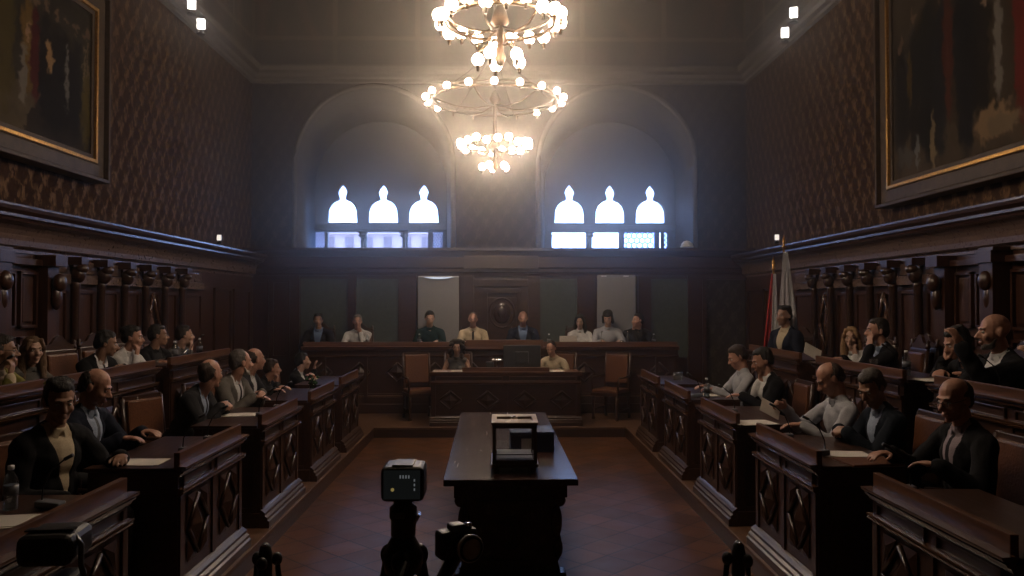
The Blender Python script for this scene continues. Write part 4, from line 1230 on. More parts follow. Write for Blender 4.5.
class Raw:
    """loose closed shapes that a voxel remesh fuses into one skin"""
    def __init__(s, M=None):
        s.V = []; s.F = []; s.n = 0; s.M = M or Matrix.Identity(4)
    def add(s, V, F):
        s.V.append(V); s.F += [tuple(i + s.n for i in f) for f in F]; s.n += len(V)
    def ell(s, c, r, M=None, rot=None):
        A = np.array((s.M if M is None else M))
        P = UV * np.array(r)
        if rot is not None: P = P @ np.array(Euler(rot).to_matrix()).T
        P = P + np.array(c)
        P = P @ A[:3, :3].T + A[:3, 3]
        s.add(P, UF)
    def cap(s, a, b, ra, rb, M=None):
        """tapered limb with round ends"""
        M = s.M if M is None else M
        a, b = M @ Vector(a), M @ Vector(b)
        d = b - a; Lh = d.length
        if Lh < 1e-5: return
        q = np.array(d.to_track_quat('Z', 'Y').to_matrix())
        nu = 12; V = []; F = []
        prof = [(ra * math.sin(t), -ra * math.cos(t)) for t in (0.01, .5, 1.0, PI / 2)] + [(rb * math.sin(t), Lh + rb * math.cos(t)) for t in (PI / 2, 1.0, .5, 0.01)]
        for r, z in prof:
            for i in range(nu):
                V.append((r * math.cos(2 * PI * i / nu), r * math.sin(2 * PI * i / nu), z))
        for j in range(len(prof) - 1):
            for i in range(nu):
                k = j * nu + i; k2 = j * nu + (i + 1) % nu
                F.append((k, k2, k2 + nu, k + nu))
        F.append(tuple(range(nu))[::-1]); F.append(tuple(range((len(prof) - 1) * nu, len(prof) * nu)))
        s.add(np.array(V) @ q.T + np.array(a), F)
    def obj(s, name, vox, smooth=2):
        me = bpy.data.meshes.new(name)
        me.from_pydata(np.concatenate(s.V).tolist(), [], s.F); me.update()
        o = bpy.data.objects.new(name, me)
        r = o.modifiers.new('r', 'REMESH'); r.mode = 'VOXEL'; r.voxel_size = vox; r.use_smooth_shade = True
        if smooth:
            q = o.modifiers.new('s', 'SMOOTH'); q.factor = .5; q.iterations = smooth
        COL.objects.link(o)
        return o

JOBS = []
def skin_mat(name, c): 
    m = plain(name, c, .48, var=.12, scale=25)
    m.node_tree.nodes['Principled BSDF'].inputs['Subsurface Weight'].default_value = 0
    return m
SKIN = {'fair': skin_mat('fair_skin', (.47, .29, .22)), 'tan': skin_mat('tanned_skin', (.34, .195, .135)), 'rosy': skin_mat('ruddy_skin', (.44, .235, .17))}
HAIRM = {k: plain(k + '_hair', c, .65, var=.35, scale=60, bump=.6, stretch=(3, 3, .6)) for k, c in
         dict(black=(.008, .007, .007), brown=(.03, .016, .01), darkbrown=(.015, .009, .007), grey=(.16, .15, .14), salt=(.07, .06, .055), blond=(.3, .18, .09), lightbrown=(.13, .075, .04), white=(.4, .38, .36)).items()}
CLOTH = {}
def cloth(k):
    if k not in CLOTH:
        c = dict(black=(.008, .008, .01), navy=(.01, .013, .025), darknavy=(.008, .012, .02), charcoal=(.022, .022, .025), greyw=(.13, .12, .11), white=(.55, .55, .56), palegrey=(.36, .37, .41), cream=(.5, .42, .3),
                 paleblue=(.3, .36, .48), midblue=(.12, .18, .3), teal=(.012, .03, .033), olive=(.16, .15, .04), grey=(.1, .095, .09), darkgrey=(.045, .045, .05), lilac=(.3, .25, .28), tiedark=(.015, .014, .018), tiegrey=(.09, .1, .12), bare=(.3, .16, .1))[k]
        CLOTH[k] = plain(k + '_fabric', c, .9, var=.1, scale=120, bump=.15, spec=.2)
    return CLOTH[k]
SHOE = plain('shoe_leather', (.012, .01, .009), .3)
EYEW = plain('eye_white', (.5, .47, .44), .2, var=.03); EYEI = plain('eye_iris', (.02, .012, .008), .15, var=.03)

def person(label, hx, hy, hz, zp, rz, lean=.12, look=None, hands=('desk', 'desk'), hair='short', hairc='darkbrown', skin='fair',
           top='navy', shirt='white', tie=None, jacket=True, female=False, glasses=False, beard=None, girth=1.0, vox=None, twist=0, surf=.84, pants='charcoal', roll=0, sleeves='long', group=None):
    d = math.hypot(hx, hy)
    if vox is None: vox = max(.0068, min(.014, d * .00115))
    # -- skeleton in local space, facing -Y, seat top at .48
    hip = Vector((0, 0, .55))
    T = Matrix.Translation(hip) @ Matrix.Rotation(twist, 4, 'Z') @ Matrix.Rotation(lean, 4, 'X')   # +X rotation tips the chest towards -Y
    sh_w = .185 if not female else .16
    nb = T @ Vector((0, .01, .51))
    hc = nb + (Matrix.Rotation(twist, 3, 'Z') @ Matrix.Rotation(lean * .8 + .12, 3, 'X')) @ Vector((0, -.022, .157))
    # scale and root so that the head lands where it should
    s = max(.9, min(1.1, (hz - zp - .0) / hc.z))
    Rz = Matrix.Rotation(rz, 3, 'Z')
    off = Rz @ (Vector((hc.x, hc.y, 0)) * s)
    root = thing('person', label, 'person', (hx - off.x, hy - off.y, zp), rz, group)
    root.scale = (s, s, s)
    # head orientation
    if look is None: look = Rz @ Vector((0, -3, -.4)) + Vector((hx, hy, hz))
    v = Rz.inverted() @ (Vector(look) - Vector((hx, hy, hz)))
    yaw = math.atan2(v.x, -v.y); pit = math.atan2(-v.z, math.hypot(v.x, v.y))
    yaw = max(-1.5, min(1.5, yaw)); pit = max(-.5, min(.75, pit))
    HM = Matrix.Translation(hc) @ Matrix.Rotation(yaw, 4, 'Z') @ Matrix.Rotation(pit, 4, 'X') @ Matrix.Rotation(roll, 4, 'Y')
    # -- skin body
    B = Raw()
    def ht(f): return lambda *a, **k: f(*a, M=HM, **k)
    e, cp = ht(B.ell), ht(B.cap)
    fw = .95 if female else 1.0
    e((0, .015, .035), (.074, .094, .086)); e((0, -.03, -.018), (.061 * fw, .064, .085)); e((0, -.035, -.072), (.047 * fw, .048, .042)); e((0, -.072, -.1), (.022, .02, .018))
    cp((0, -.088, .012), (0, -.116, -.024), .0085, .0125); e((.012, -.103, -.031), (.009, .011, .008)); e((-.012, -.103, -.031), (.009, .011, .008))
    cp((-.04, -.076, .03), (.04, -.076, .03), .0095, .0095); cp((-.02, -.083, .028), (.02, -.083, .028), .0085, .0085)
    for q in (-1, 1):
        e((q * .037, -.066, -.026), (.023, .022, .022)); e((q * .076, .012, -.008), (.011, .02, .031)); e((q * .08, .02, .005), (.008, .012, .02))
    e((0, -.093, -.06), (.023, .011, .0065)); e((0, -.092, -.071), (.02, .011, .0065))
    B.cap(nb + Vector((0, .01, -.06)), HM @ Vector((0, .02, -.07)), .058 if not female else .048, .054 if not female else .044)
    def torso(Q, g, skin_layer):
        k = girth
        Q.ell((0, .0, .02), (.155 * (k * .5 + .5) + g, .115 + g, .12 + g), M=T)
        Q.ell((0, -.015 * k, .16), (.138 * k + g, .105 * k + g, .15), M=T)
        Q.ell((0, -.004, .33), ((.152 if not female else .132) + g, .108 + g, .155), M=T)
        if female:
            for q in (-1, 1): Q.ell((q * .06, -.085, .31), (.058 + g, .05 + g, .055 + g), M=T)
        Q.cap((-sh_w + .045, .01, .43), (sh_w - .045, .01, .43), .06 + g, .06 + g, M=T)
        for q in (-1, 1): Q.cap((q * .1, .015, .45), (q * .025, .015, .505), .042 + g, .042 + g * .6, M=T)
    torso(B, -.004, True)
    # legs
    hips = [(q * .09, 0, .56) for q in (-1, 1)]; knees = [(q * .13, -.43, .545) for q in (-1, 1)]; ank = [(q * .13, -.41, .09) for q in (-1, 1)]
    for a, k, n in zip(hips, knees, ank):
        B.cap(a, k, .072, .05); B.cap(k, n, .05, .035); B.cap(n, (n[0], n[1] - .12, .045), .036, .03)
    # arms
    arms = []
    chin = HM @ Vector((0, -.06, -.14))
    for i, q in enumerate((-1, 1)):
        h = hands[i]
        S = T @ Vector((q * sh_w, .005, .425))
        el_hint = Vector((q * .6, .35, -1))
        pn = Vector((0, 0, -1)); fd = Vector((-q * .25, -1, 0)); curl = .35
        if isinstance(h, tuple): tgt = Vector(h[:3]); 
        elif h == 'desk': tgt = Vector((q * .15, -.42, surf + .035))
        elif h == 'desk2': tgt = Vector((q * .21, -.34, surf + .035)); fd = Vector((-q * .8, -.7, 0))
        elif h == 'clasp': tgt = Vector((q * .065, -.40, surf + .05)); fd = Vector((-q * .9, -.5, .1)); curl = .8; pn = Vector((-q * .5, .3, -.8))
        elif h == 'chin': tgt = HM @ Vector((q * .055, -.075, -.19)); el_hint = Vector((q * .3, -.4, -1)); fd = Vector((-q * .25, -.1, 1)); pn = Vector((0, 1, .1)); curl = .75
        elif h == 'face': tgt = HM @ Vector((q * .07, -.1, -.15)); el_hint = Vector((q * .3, -.5, -1)); fd = Vector((-q * .3, .1, 1)); pn = Vector((-q * .5, .8, 0)); curl = .35
        elif h == 'brow': tgt = HM @ Vector((q * .065, -.125, -.1)); el_hint = Vector((q * .2, -.6, -1)); fd = Vector((-q * .35, .05, 1)); pn = Vector((-q * .3, .9, 0)); curl = .35
        elif h == 'raise': tgt = Vector((q * .24, -.38, 1.08)); el_hint = Vector((q * .4, -.2, -1)); fd = Vector((0, -.1, 1)); pn = Vector((-q * .5, -.8, 0)); curl = .3
        elif h == 'hold': tgt = Vector((q * .13, -.44, surf + .13)); fd = Vector((-q * .2, -1, .35)); curl = .9; pn = Vector((-q, 0, -.3))
        elif h == 'lap': tgt = Vector((q * .1, -.26, .68)); fd = Vector((-q * .5, -1, -.1))
        elif h == 'gest': tgt = Vector((q * .16, -.42, surf + .24)); fd = Vector((-q * .3, -.3, 1)); pn = Vector((-q * .8, -.3, 0)); curl = .5; el_hint = Vector((q * .3, -.2, -1))
        la, lb = .285, .255
        D = tgt - S; L_ = min(D.length, la + lb - .01); D.normalize()
        if L_ < .12: L_ = .12
        W = S + D * L_
        ca = (la * la + L_ * L_ - lb * lb) / (2 * la * L_); ca = max(-1, min(1, ca))
        hn = el_hint - D * el_hint.dot(D); hn.normalize()
        E = S + D * (la * ca) + hn * (la * math.sqrt(1 - ca * ca))
        arms.append((S, E, W))
        B.cap(S, E, .046 * fw, .037 * fw); B.cap(E, W, .038 * fw, .026)
        # hand: palm, four fingers of unequal length, thumb from the side
        fd = fd.normalized(); pn = (pn - fd * pn.dot(fd)).normalized(); sd = fd.cross(pn).normalized()
        # the thumb lies towards the middle of the body when the palm faces down
        ts = 1 if sd.dot(Vector((-q, 0, 0)) if abs(pn.z) > .5 else Vector((-q * .5, .0, 0)) + Vector((0, .6, 0))) > 0 else -1
        th = sd * ts
        PMx = Matrix((th, fd, pn)).transposed().to_4x4(); PMx.translation = W
        B.ell((0, .045, 0), (.038, .052, .015), M=PMx); B.ell((.005, .01, 0), (.026, .028, .017), M=PMx)
        for fi, (fx, fl) in enumerate(((.027, .068), (.0095, .078), (-.0085, .073), (-.026, .056))):
            p0 = Vector((fx, .082, 0)); c1, c2 = curl * .8, curl * 1.8
            spread = fx * .35 * fl / .07
            p1 = p0 + Vector((spread * .5, math.cos(c1) * fl * .45, math.sin(c1) * fl * .45))
            p2 = p1 + Vector((spread * .3, math.cos(c2) * fl * .32, math.sin(c2) * fl * .32))
            c3 = c2 + curl * .7
            p3 = p2 + Vector((0, math.cos(c3) * fl * .25, math.sin(c3) * fl * .25))
            B.cap(p0, p1, .0088, .008, M=PMx); B.cap(p1, p2, .008, .0075, M=PMx); B.cap(p2, p3, .0075, .0068, M=PMx)
        t0, t1_, t2_ = Vector((.028, .02, .004)), Vector((.055, .045, .012 + curl * .012)), Vector((.06, .075, .02 + curl * .02))
        B.cap(t0, t1_, .0125, .0098, M=PMx); B.cap(t1_, t2_, .0095, .008, M=PMx)
    job = dict(root=root, T=T, HM=HM, body=B.obj('body_raw', vox, 1), skin=SKIN[skin], nb=nb, shirt=shirt, tie=tie, jacket=jacket, top=top, arms=arms)
    # -- clothing
    G = Raw()
    g = .016 if jacket else .01
    torso(G, g, False)
    for (S, E, W) in arms:
        if sleeves == 'none': continue
        tt = T.to_3x3() @ Vector((0, 0, 1))
        G.cap(S, E, .05 * fw + g, .042 * fw + g)
        if sleeves == 'long':
            We = E.lerp(W, .93)
            G.cap(E, We, .042 * fw + g, .03 + g)
    job['cloth'] = G.obj('cloth_raw', max(vox, .008) * 1.05, 3)
    Lg = Raw()
    Lg.ell((0, .0, .01), (.165 * (girth * .5 + .5), .13, .115), M=T)
    for a, k, n in zip(hips, knees, ank):
        Lg.cap(a, k, .09, .066); Lg.cap(k, (n[0], n[1], .12), .066, .055)
    job['legs'] = Lg.obj('legs_raw', .02, 2); job['pants'] = cloth(pants)
    for n in ank:
        q = MB(); q.ell((n[0], n[1] - .075, .045), (.045, .135, .042)); q.b2(n[0] - .04, n[0] + .04, n[1] - .19, n[1] + .05, 0, .02, bev=.008)
        q.build('shoe', SHOE, root)
    # -- hair
    Hh = Raw(); e = lambda c, r, **k: Hh.ell(c, r, M=HM, **k); cp = lambda a, b, ra, rb: Hh.cap(a, b, ra, rb, M=HM)
    if hair in ('short', 'messy', 'long', 'bob', 'curly', 'up', 'thin'):
        if hair == 'thin': e((0, .035, .05), (.077, .088, .079))
        else: e((0, .03, .05), (.081, .093, .084)); e((0, -.008, .088), (.062, .058, .04))
        e((0, .07, -.005), (.068, .05, .07))
        for q in (-1, 1): e((q * .068, .035, .01), (.018, .045, .05)); cp((q * .072, .0, .02), (q * .072, -.004, -.012), .009, .006)
    if hair == 'fringe' or hair == 'cropped':
        e((0, .05, .022), (.078, .072, .082)); e((0, .068, -.02), (.063, .045, .055))
        for q in (-1, 1): e((q * .065, .03, .012), (.016, .042, .036))
    if hair == 'cropped': e((0, .032, .046), (.0775, .092, .085))
    if hair == 'messy':
        for k in range(12):
            a = k * .9; e((.048 * math.cos(a), .025 + .058 * math.sin(a), .095 + .014 * math.sin(k * 2)), (.026, .026, .022))
    if hair == 'long':
        for q in (-1, 1):
            cp((q * .07, .0, .03), (q * .088, .01, -.12), .03, .035); cp((q * .088, .01, -.12), (q * .085, -.03, -.3), .035, .024)
            cp((q * .05, -.05, .095), (q * .075, -.045, .02), .02, .018)
        cp((0, .07, .02), (0, .085, -.24), .075, .05); cp((.05, .07, 0), (.06, .07, -.27), .05, .03); cp((-.05, .07, 0), (-.06, .07, -.27), .05, .03)
    if hair == 'bob':
        for q in (-1, 1): cp((q * .072, .0, .04), (q * .078, -.005, -.065), .028, .03)
        cp((0, .065, .02), (0, .06, -.06), .075, .065); e((0, -.06, .075), (.06, .03, .03)); e((0, .02, .08), (.088, .1, .07))
    if hair == 'curly':
        rnd = random.Random(3)
        for k in range(46):
            a = rnd.uniform(-.9, PI + .9); z = rnd.uniform(-.16, .1)
            rr = .1 + .035 * rnd.random()
            e((rr * math.cos(a), .02 + rr * math.sin(a) * .9, z), (.03, .03, .032))
        for k in range(14): a = k * .45; e((.06 * math.cos(a), .02 + .06 * math.sin(a), .125), (.034, .034, .028))
    if hair == 'up':
        e((0, .1, .06), (.045, .045, .045))
    if Hh.n: job['hair'] = Hh.obj('hair_raw', max(vox, .008), 1); job['hairm'] = HAIRM[hairc]
    if beard:
        Q = Raw()
        Q.ell((0, -.038, -.088), (.0475, .05, .033), M=HM); Q.ell((0, -.076, -.103), (.024, .02, .02), M=HM)
        for q in (-1, 1): Q.cap((q * .058, -.01, -.045), (q * .042, -.035, -.08), .008, .014, M=HM)
        Q.cap((-.024, -.095, -.05), (.024, -.095, -.05), .006, .006, M=HM)
        job['beard'] = Q.obj('beard_raw', max(vox * .9, .007), 1); job['beardm'] = HAIRM[beard]
    # eyes and brows
    for q in (-1, 1):
        b = MB(); b.m = HM @ Matrix.Translation((q * .031, -.077, .006))
        b.ell((0, 0, 0), (.0125, .012, .0085), seg=12, rg=8)
        n0 = len(b.bm.faces)
        b.ell((0, -.0075, 0), (.0058, .0055, .0062), seg=10, rg=6)
        b.bm.faces.ensure_lookup_table()
        for f in b.bm.faces[n0:]: f.material_index = 1
        b.build('eye', [EYEW, EYEI], root)
        b = MB(); b.m = HM
        b.tube([(q * .014, -.092, .027), (q * .03, -.0885, .033), (q * .046, -.078, .028)], [.003, .0042, .002], 6)
        b.build('eyebrow', HAIRM[hairc if hairc != 'blond' else 'lightbrown'], root)
    b = MB(); b.m = HM
    b.tube([(-.02, -.0995, -.0655), (-.008, -.1045, -.0645), (.008, -.1045, -.0645), (.02, -.0995, -.0655)], [.001, .0022, .0022, .001], 6); b.build('mouth', plain('lip_line', (.16, .05, .04), .5) if 'lip_line' not in bpy.data.materials else bpy.data.materials['lip_line'], root)
    if glasses:
        b = MB(); b.m = HM
        for q in (-1, 1):
            b.tube([(q * .032 + .021 * math.cos(t * PI / 8), -.1065, .006 + .016 * math.sin(t * PI / 8)) for t in range(16)], .0018, 5, closed=True)
            b.tube([(q * .053, -.105, .01), (q * .077, -.05, .01), (q * .08, .01, .008)], .0018, 5)
        b.tube([(-.011, -.108, .01), (.011, -.108, .01)], .0018, 5)
        b.build('glasses', BLACKP, root)
    JOBS.append(job)
    root['_h'] = 1; del root['_h']
    return root

def bake_people():
    dg = bpy.context.evaluated_depsgraph_get()
    def baked(o, name, m, parent, part=None):
        me = bpy.data.meshes.new_from_object(o.evaluated_get(dg))
        me.name = name
        me.materials.clear(); me.materials.append(m)
        n = put(bpy.data.objects.new(name, me), parent)
        return n
    def arr(me):
        co = np.empty(len(me.vertices) * 3, dtype=np.float64); me.vertices.foreach_get('co', co)
        return co.reshape(-1, 3)
    def submesh(me, keep, name):
        """the faces for which keep is true, as a mesh of their own"""
        bm = bmesh.new(); bm.from_mesh(me)
        bm.faces.ensure_lookup_table()
        bmesh.ops.delete(bm, geom=[f for f, k in zip(bm.faces[:], keep) if not k], context='FACES')
        out = bpy.data.meshes.new(name); bm.to_mesh(out); bm.free()
        return out
    todo = []
    for j in JOBS:
        root = j['root']
        baked(j['body'], 'body', j['skin'], root)
        if 'hair' in j:
            h = baked(j['hair'], 'hair', j['hairm'], root)
            co = arr(h.data); no = np.empty(len(co) * 3); h.data.vertices.foreach_get('normal', no); no = no.reshape(-1, 3)
            ph = np.sin(co[:, 0] * 260 + np.sin(co[:, 2] * 60) * 2) * np.sin(co[:, 1] * 230 + 1.3 * np.sin(co[:, 2] * 45))
            co += no * (ph * .0026 + np.sin(co[:, 0] * 70 + co[:, 2] * 50) * np.sin(co[:, 1] * 80 + co[:, 2] * 30) * .003)[:, None]
            h.data.vertices.foreach_set('co', co.ravel()); h.data.update()
        if 'beard' in j: baked(j['beard'], 'beard', j['beardm'], root)
        baked(j['legs'], 'trousers', j['pants'], root)
        # garment: wrinkle it, then cut shirt front and tie out of the jacket
        me = bpy.data.meshes.new_from_object(j['cloth'].evaluated_get(dg))
        # seams: cut the skin of the garment along the edges of lapels and tie so that they run straight
        bm = bmesh.new(); bm.from_mesh(me); T3 = j['T'].to_3x3()
        cuts = []
        if j['jacket']:
            sl = (.078 - .012) / .32
            cuts += [((q * .012, 0, .15), (q, 0, -sl)) for q in (-1, 1)]
        if j['tie']:
            cuts += [((q * .016, 0, .42), (q, 0, .04 if j['jacket'] else 0)) for q in (-1, 1)]
        for c_, n_ in cuts:
            loc = [f for f in bm.faces if abs((j['T'].inverted() @ f.calc_center_median()).x) < .1]
            geo = set(loc); 
            for f in loc: geo.update(f.edges); geo.update(f.verts)
            bmesh.ops.bisect_plane(bm, geom=list(geo), plane_co=j['T'] @ Vector(c_), plane_no=(T3 @ Vector(n_)).normalized(), dist=1e-6)
        bm.to_mesh(me); bm.free(); me.update()
        co = arr(me); no = np.empty(len(co) * 3); me.vertices.foreach_get('normal', no); no = no.reshape(-1, 3)
        w = np.sin(co[:, 0] * 31 + co[:, 2] * 47 + np.sin(co[:, 1] * 40) * 1.5) * .0028 + np.sin(co[:, 1] * 62 - co[:, 2] * 33 + np.sin(co[:, 0] * 50)) * .002
        Ti = np.array(j['T'].inverted())
        tl = co @ Ti[:3, :3].T + Ti[:3, 3]
        n_pol = len(me.polygons)
        cen = np.empty(n_pol * 3); me.polygons.foreach_get('center', cen); cen = cen.reshape(-1, 3)
        ct = cen @ Ti[:3, :3].T + Ti[:3, 3]
        def vzone(P, x0=.012, x1=.078, z0=.15, z1=.47, m=0):
            z = P[:, 2]; wd = x0 + (x1 - x0) * np.clip((z - z0) / (z1 - z0), 0, 1)
            return (P[:, 1] < .012) & (z > z0) & (z < .56) & (np.abs(P[:, 0]) < wd + m) & (np.hypot(P[:, 0], P[:, 1]) < .24)
        if j['jacket']:
            vz = vzone(tl, m=.004)
            co += no * np.where(vz, -.004, w + .004)[:, None]
        else:
            co += no * w[:, None]
        me.vertices.foreach_set('co', co.ravel()); me.update()
        me.polygons.foreach_set('use_smooth', [True] * n_pol)
        if j['jacket']:
            V = vzone(ct)
            Tz = V & (np.abs(ct[:, 0]) < .016 + .04 * (.42 - ct[:, 2])) & (ct[:, 2] < .475) if j['tie'] else np.zeros(n_pol, bool)
            parts = [('jacket', ~V, cloth(j['top'])), ('shirt_front', V & ~Tz, cloth(j['shirt']))]
            if j['tie']: parts.append(('necktie', Tz, cloth(j['tie'])))
        else:
            Tz = vzone(ct, .02, .02, .02, .4) & (ct[:, 2] < .475) if j['tie'] else np.zeros(n_pol, bool)
            Tz = Tz & (np.abs(ct[:, 0]) < .016)
            parts = [('shirt' if j['top'] != 'teal' else 'polo_shirt', ~Tz, cloth(j['top']))]
            if j['tie']: parts.append(('necktie', Tz, cloth(j['tie'])))
        for nm, keep, m in parts:
            if not keep.any(): continue
            sm = submesh(me, keep, nm); sm.materials.clear(); sm.materials.append(m)
            gm = put(bpy.data.objects.new(nm, sm), root)
            if nm in ('jacket', 'shirt', 'polo_shirt'): j['garment'] = gm
        bpy.data.meshes.remove(me)
        # collar
        cm = cloth(j['shirt'] if j['jacket'] else j['top'])
        q = MB(); q.m = j['T'] @ Matrix.Translation((0, .008, .505)) @ Matrix.Rotation(.22, 4, 'X')
        q.lathe([(.072, -.022), (.068, 0), (.062, .022), (.059, .022), (.062, 0), (.066, -.022)], seg=22)
        for s in (-1, 1):
            va = [q.bm.verts.new(q.m @ Vector(p)) for p in ((s * .01, -.068, .012), (s * .05, -.05, .016), (s * .058, -.062, -.02), (s * .03, -.085, -.045))]
            q.bm.faces.new(va)
        q.build('collar', cm, j.get('garment', root))
        # cuffs under jacket sleeves
        if j['jacket']:
            for S, E, W in j['arms']:
                dd = (W - E).normalized()
                q = MB(); q.tube([W - dd * .03, W - dd * .002], [.038, .035], 14); q.build('cuff', cm, j.get('garment', root))
        todo += [j[k] for k in ('body', 'cloth', 'legs', 'hair', 'beard') if k in j]
    for o in todo:
        m = o.data; bpy.data.objects.remove(o); bpy.data.meshes.remove(m)

def HP(px, py, d):
    return ((px - 500) * d / 800, d, 2 - (py - 303) * d / 800)
def row(side, upper, X, px, py, **k):
    """seat someone in a side row: head seen at px,py and X from the axis"""
    sx = -1 if side == 'left' else 1
    d = X * 800 / abs(px - 500)
    x, y, z = HP(px, py, d)
    zp = .5 if upper else .15
    rz = PI / 2 if sx < 0 else -PI / 2
    k.setdefault('surf', .883 if upper else .838)
    k['rz'] = rz + k.pop('turn', 0)
    lab = k.pop('label')
    p = person(lab, x, y, z, zp, **k)
    seat = k['rz'] if True else rz
    chair(p.location.x, p.location.y, zp, k['rz'], ('crested chair' if upper else 'tan leather chair') + ' occupied by the ' + k2[lab], upper)
    return p
k2 = {}
def nm(label, short):
    k2[label] = short
    return label
C = (0, 12.5, 1.3)
# ---- left front row (nearest first)
row('left', 0, 2.65, 65, 400, label=nm('dark-haired young man in black suit, open pale shirt, nearest on the left', 'dark-haired young man nearest on the left'),
    lean=.1, look=(-.6, 2.6, .6), hands=('lap', 'desk2'), hair='messy', hairc='black', skin='tan', top='black', shirt='cream', turn=-.35)
row('left', 0, 2.88, 100, 386, label=nm('balding man in dark suit and tie writing on papers, left front row', 'balding man writing on papers'),
    lean=.22, look=(-1.2, 6.0, .6), hands=('desk', 'desk'), hair='fringe', hairc='darkbrown', skin='rosy', top='navy', shirt='paleblue', tie='tiegrey', turn=-.05)
row('left', 0, 2.6, 213, 373, label=nm('thin-haired man in dark suit leaning far over the third left desk', 'thin-haired man leaning over the third left desk'),
    lean=.42, look=(-.5, 11, 1.1), hands=('clasp', 'clasp'), hair='fringe', hairc='brown', skin='rosy', top='charcoal', shirt='paleblue', tie='tiedark')
row('left', 0, 2.62, 243, 362, label=nm('bald man in light grey jacket with pale shirt, left front row', 'bald man in light grey jacket'),
    lean=.3, look=(.5, 11, 1.2), hands=('desk', 'clasp'), hair='cropped', hairc='salt', skin='rosy', top='greyw', shirt='white', tie='tiedark', beard='white', turn=-.15)
row('left', 0, 2.74, 257, 359, label=nm('balding man half hidden behind the light grey jacket', 'balding man behind the light grey jacket'),
    lean=.28, look=(.5, 12, 1.2), hands=('desk', 'desk'), hair='fringe', hairc='brown', skin='rosy', top='charcoal', shirt='white')
row('left', 0, 2.76, 274, 368, label=nm('brown-haired person resting chin on joined hands, left front row', 'brown-haired person with joined hands'),
    lean=.35, look=(.8, 11, .8), hands=('chin', 'chin'), hair='messy', hairc='brown', skin='rosy', top='black', shirt='charcoal')
row('left', 0, 2.62, 304, 361, label=nm('black-haired man in dark suit with one hand raised near the flowers', 'black-haired man with raised hand'),
    lean=.2, look=(.5, 12.4, 1.2), hands=('raise', 'desk'), hair='messy', hairc='black', skin='fair', top='black', shirt='white')
# ---- left upper row
row('left', 1, 3.72, 8, 350, label=nm('person with glasses and olive patterned jacket at the left picture edge', 'person in the olive jacket'),
    lean=.16, look=(0, 8, 1.2), hands=('chin', 'desk'), hair='short', hairc='darkbrown', skin='tan', top='olive', shirt='cream', glasses=True)
row('left', 1, 3.93, 38, 350, label=nm('woman with wavy light brown hair and grey top, left upper row', 'woman with wavy light brown hair'),
    lean=.16, look=(0, 3.5, 1.4), hands=('desk', 'desk'), hair='long', hairc='lightbrown', skin='fair', top='grey', female=True, jacket=False, turn=-.3)
row('left', 1, 3.75, 110, 343, label=nm('dark-haired man in black suit leaning on the left upper desk', 'dark-haired man leaning on the left upper desk'),
    lean=.36, look=(-1, 9, .9), hands=('desk', 'clasp'), hair='short', hairc='black', skin='tan', top='black', shirt='white', tie='tiedark', turn=-.2)
row('left', 1, 3.8, 136, 337, label=nm('woman in white top with dark hair gathered up, left upper row', 'woman in white top with gathered hair'),
    lean=.26, look=(0, 9, 1.1), hands=('chin', 'desk'), hair='up', hairc='black', skin='rosy', top='white', female=True, jacket=False, turn=-.2)
row('left', 1, 3.8, 161, 335, label=nm('black-haired man in black suit right of the woman in white, left upper row', 'black-haired man right of the woman in white'),
    lean=.2, look=(1, 11, 1.3), hands=('clasp', 'clasp'), hair='short', hairc='black', skin='tan', top='black', shirt='charcoal', turn=-.3)
row('left', 1, 3.75, 187, 335, label=nm('person in dusky grey shirt with hand at chin, last in left upper row', 'person in dusky grey shirt'),
    lean=.25, look=(1, 12, 1.3), hands=('chin', 'desk'), hair='short', hairc='darkbrown', skin='fair', top='grey', jacket=False, turn=-.2)
# ---- right front row
row('right', 0, 2.75, 957, 400, label=nm('bald man with glasses in black suit, nearest on the right', 'bald man with glasses nearest on the right'),
    lean=.14, look=(.9, 4.2, .9), hands=('desk', 'desk2'), hair='fringe', hairc='brown', skin='rosy', top='black', shirt='lilac', tie='tiedark', glasses=True)
row('right', 0, 2.72, 873, 388, label=nm('grey-haired man in navy suit with hands joined on the desk', 'grey-haired man with joined hands'),
    lean=.26, look=(1.6, 5.2, .6), hands=('clasp', 'clasp'), hair='short', hairc='salt', skin='tan', top='darknavy', shirt='paleblue', girth=1.12)
row('right', 0, 2.62, 831, 379, label=nm('balding man in pale shirt reading a sheet of paper, right front row', 'balding man reading a sheet'),
    lean=.18, look=(1.75, 6.4, .8), hands=('hold', 'desk'), hair='fringe', hairc='brown', skin='rosy', top='palegrey', jacket=False, girth=1.08)
row('right', 0, 2.72, 763, 361, label=nm('dark-haired man in black suit with hand at his mouth, right front row', 'dark-haired man with hand at mouth'),
    lean=.22, look=(1.4, 8.2, .9), hands=('chin', 'desk'), hair='short', hairc='black', skin='rosy', top='black', shirt='white')
row('right', 0, 2.68, 738, 357, label=nm('brown-haired man in white shirt, farthest in the right front row', 'brown-haired man in white shirt, far right row'),
    lean=.14, look=(1.5, 9, .8), hands=('desk', 'desk'), hair='short', hairc='brown', skin='rosy', top='palegrey', jacket=False)
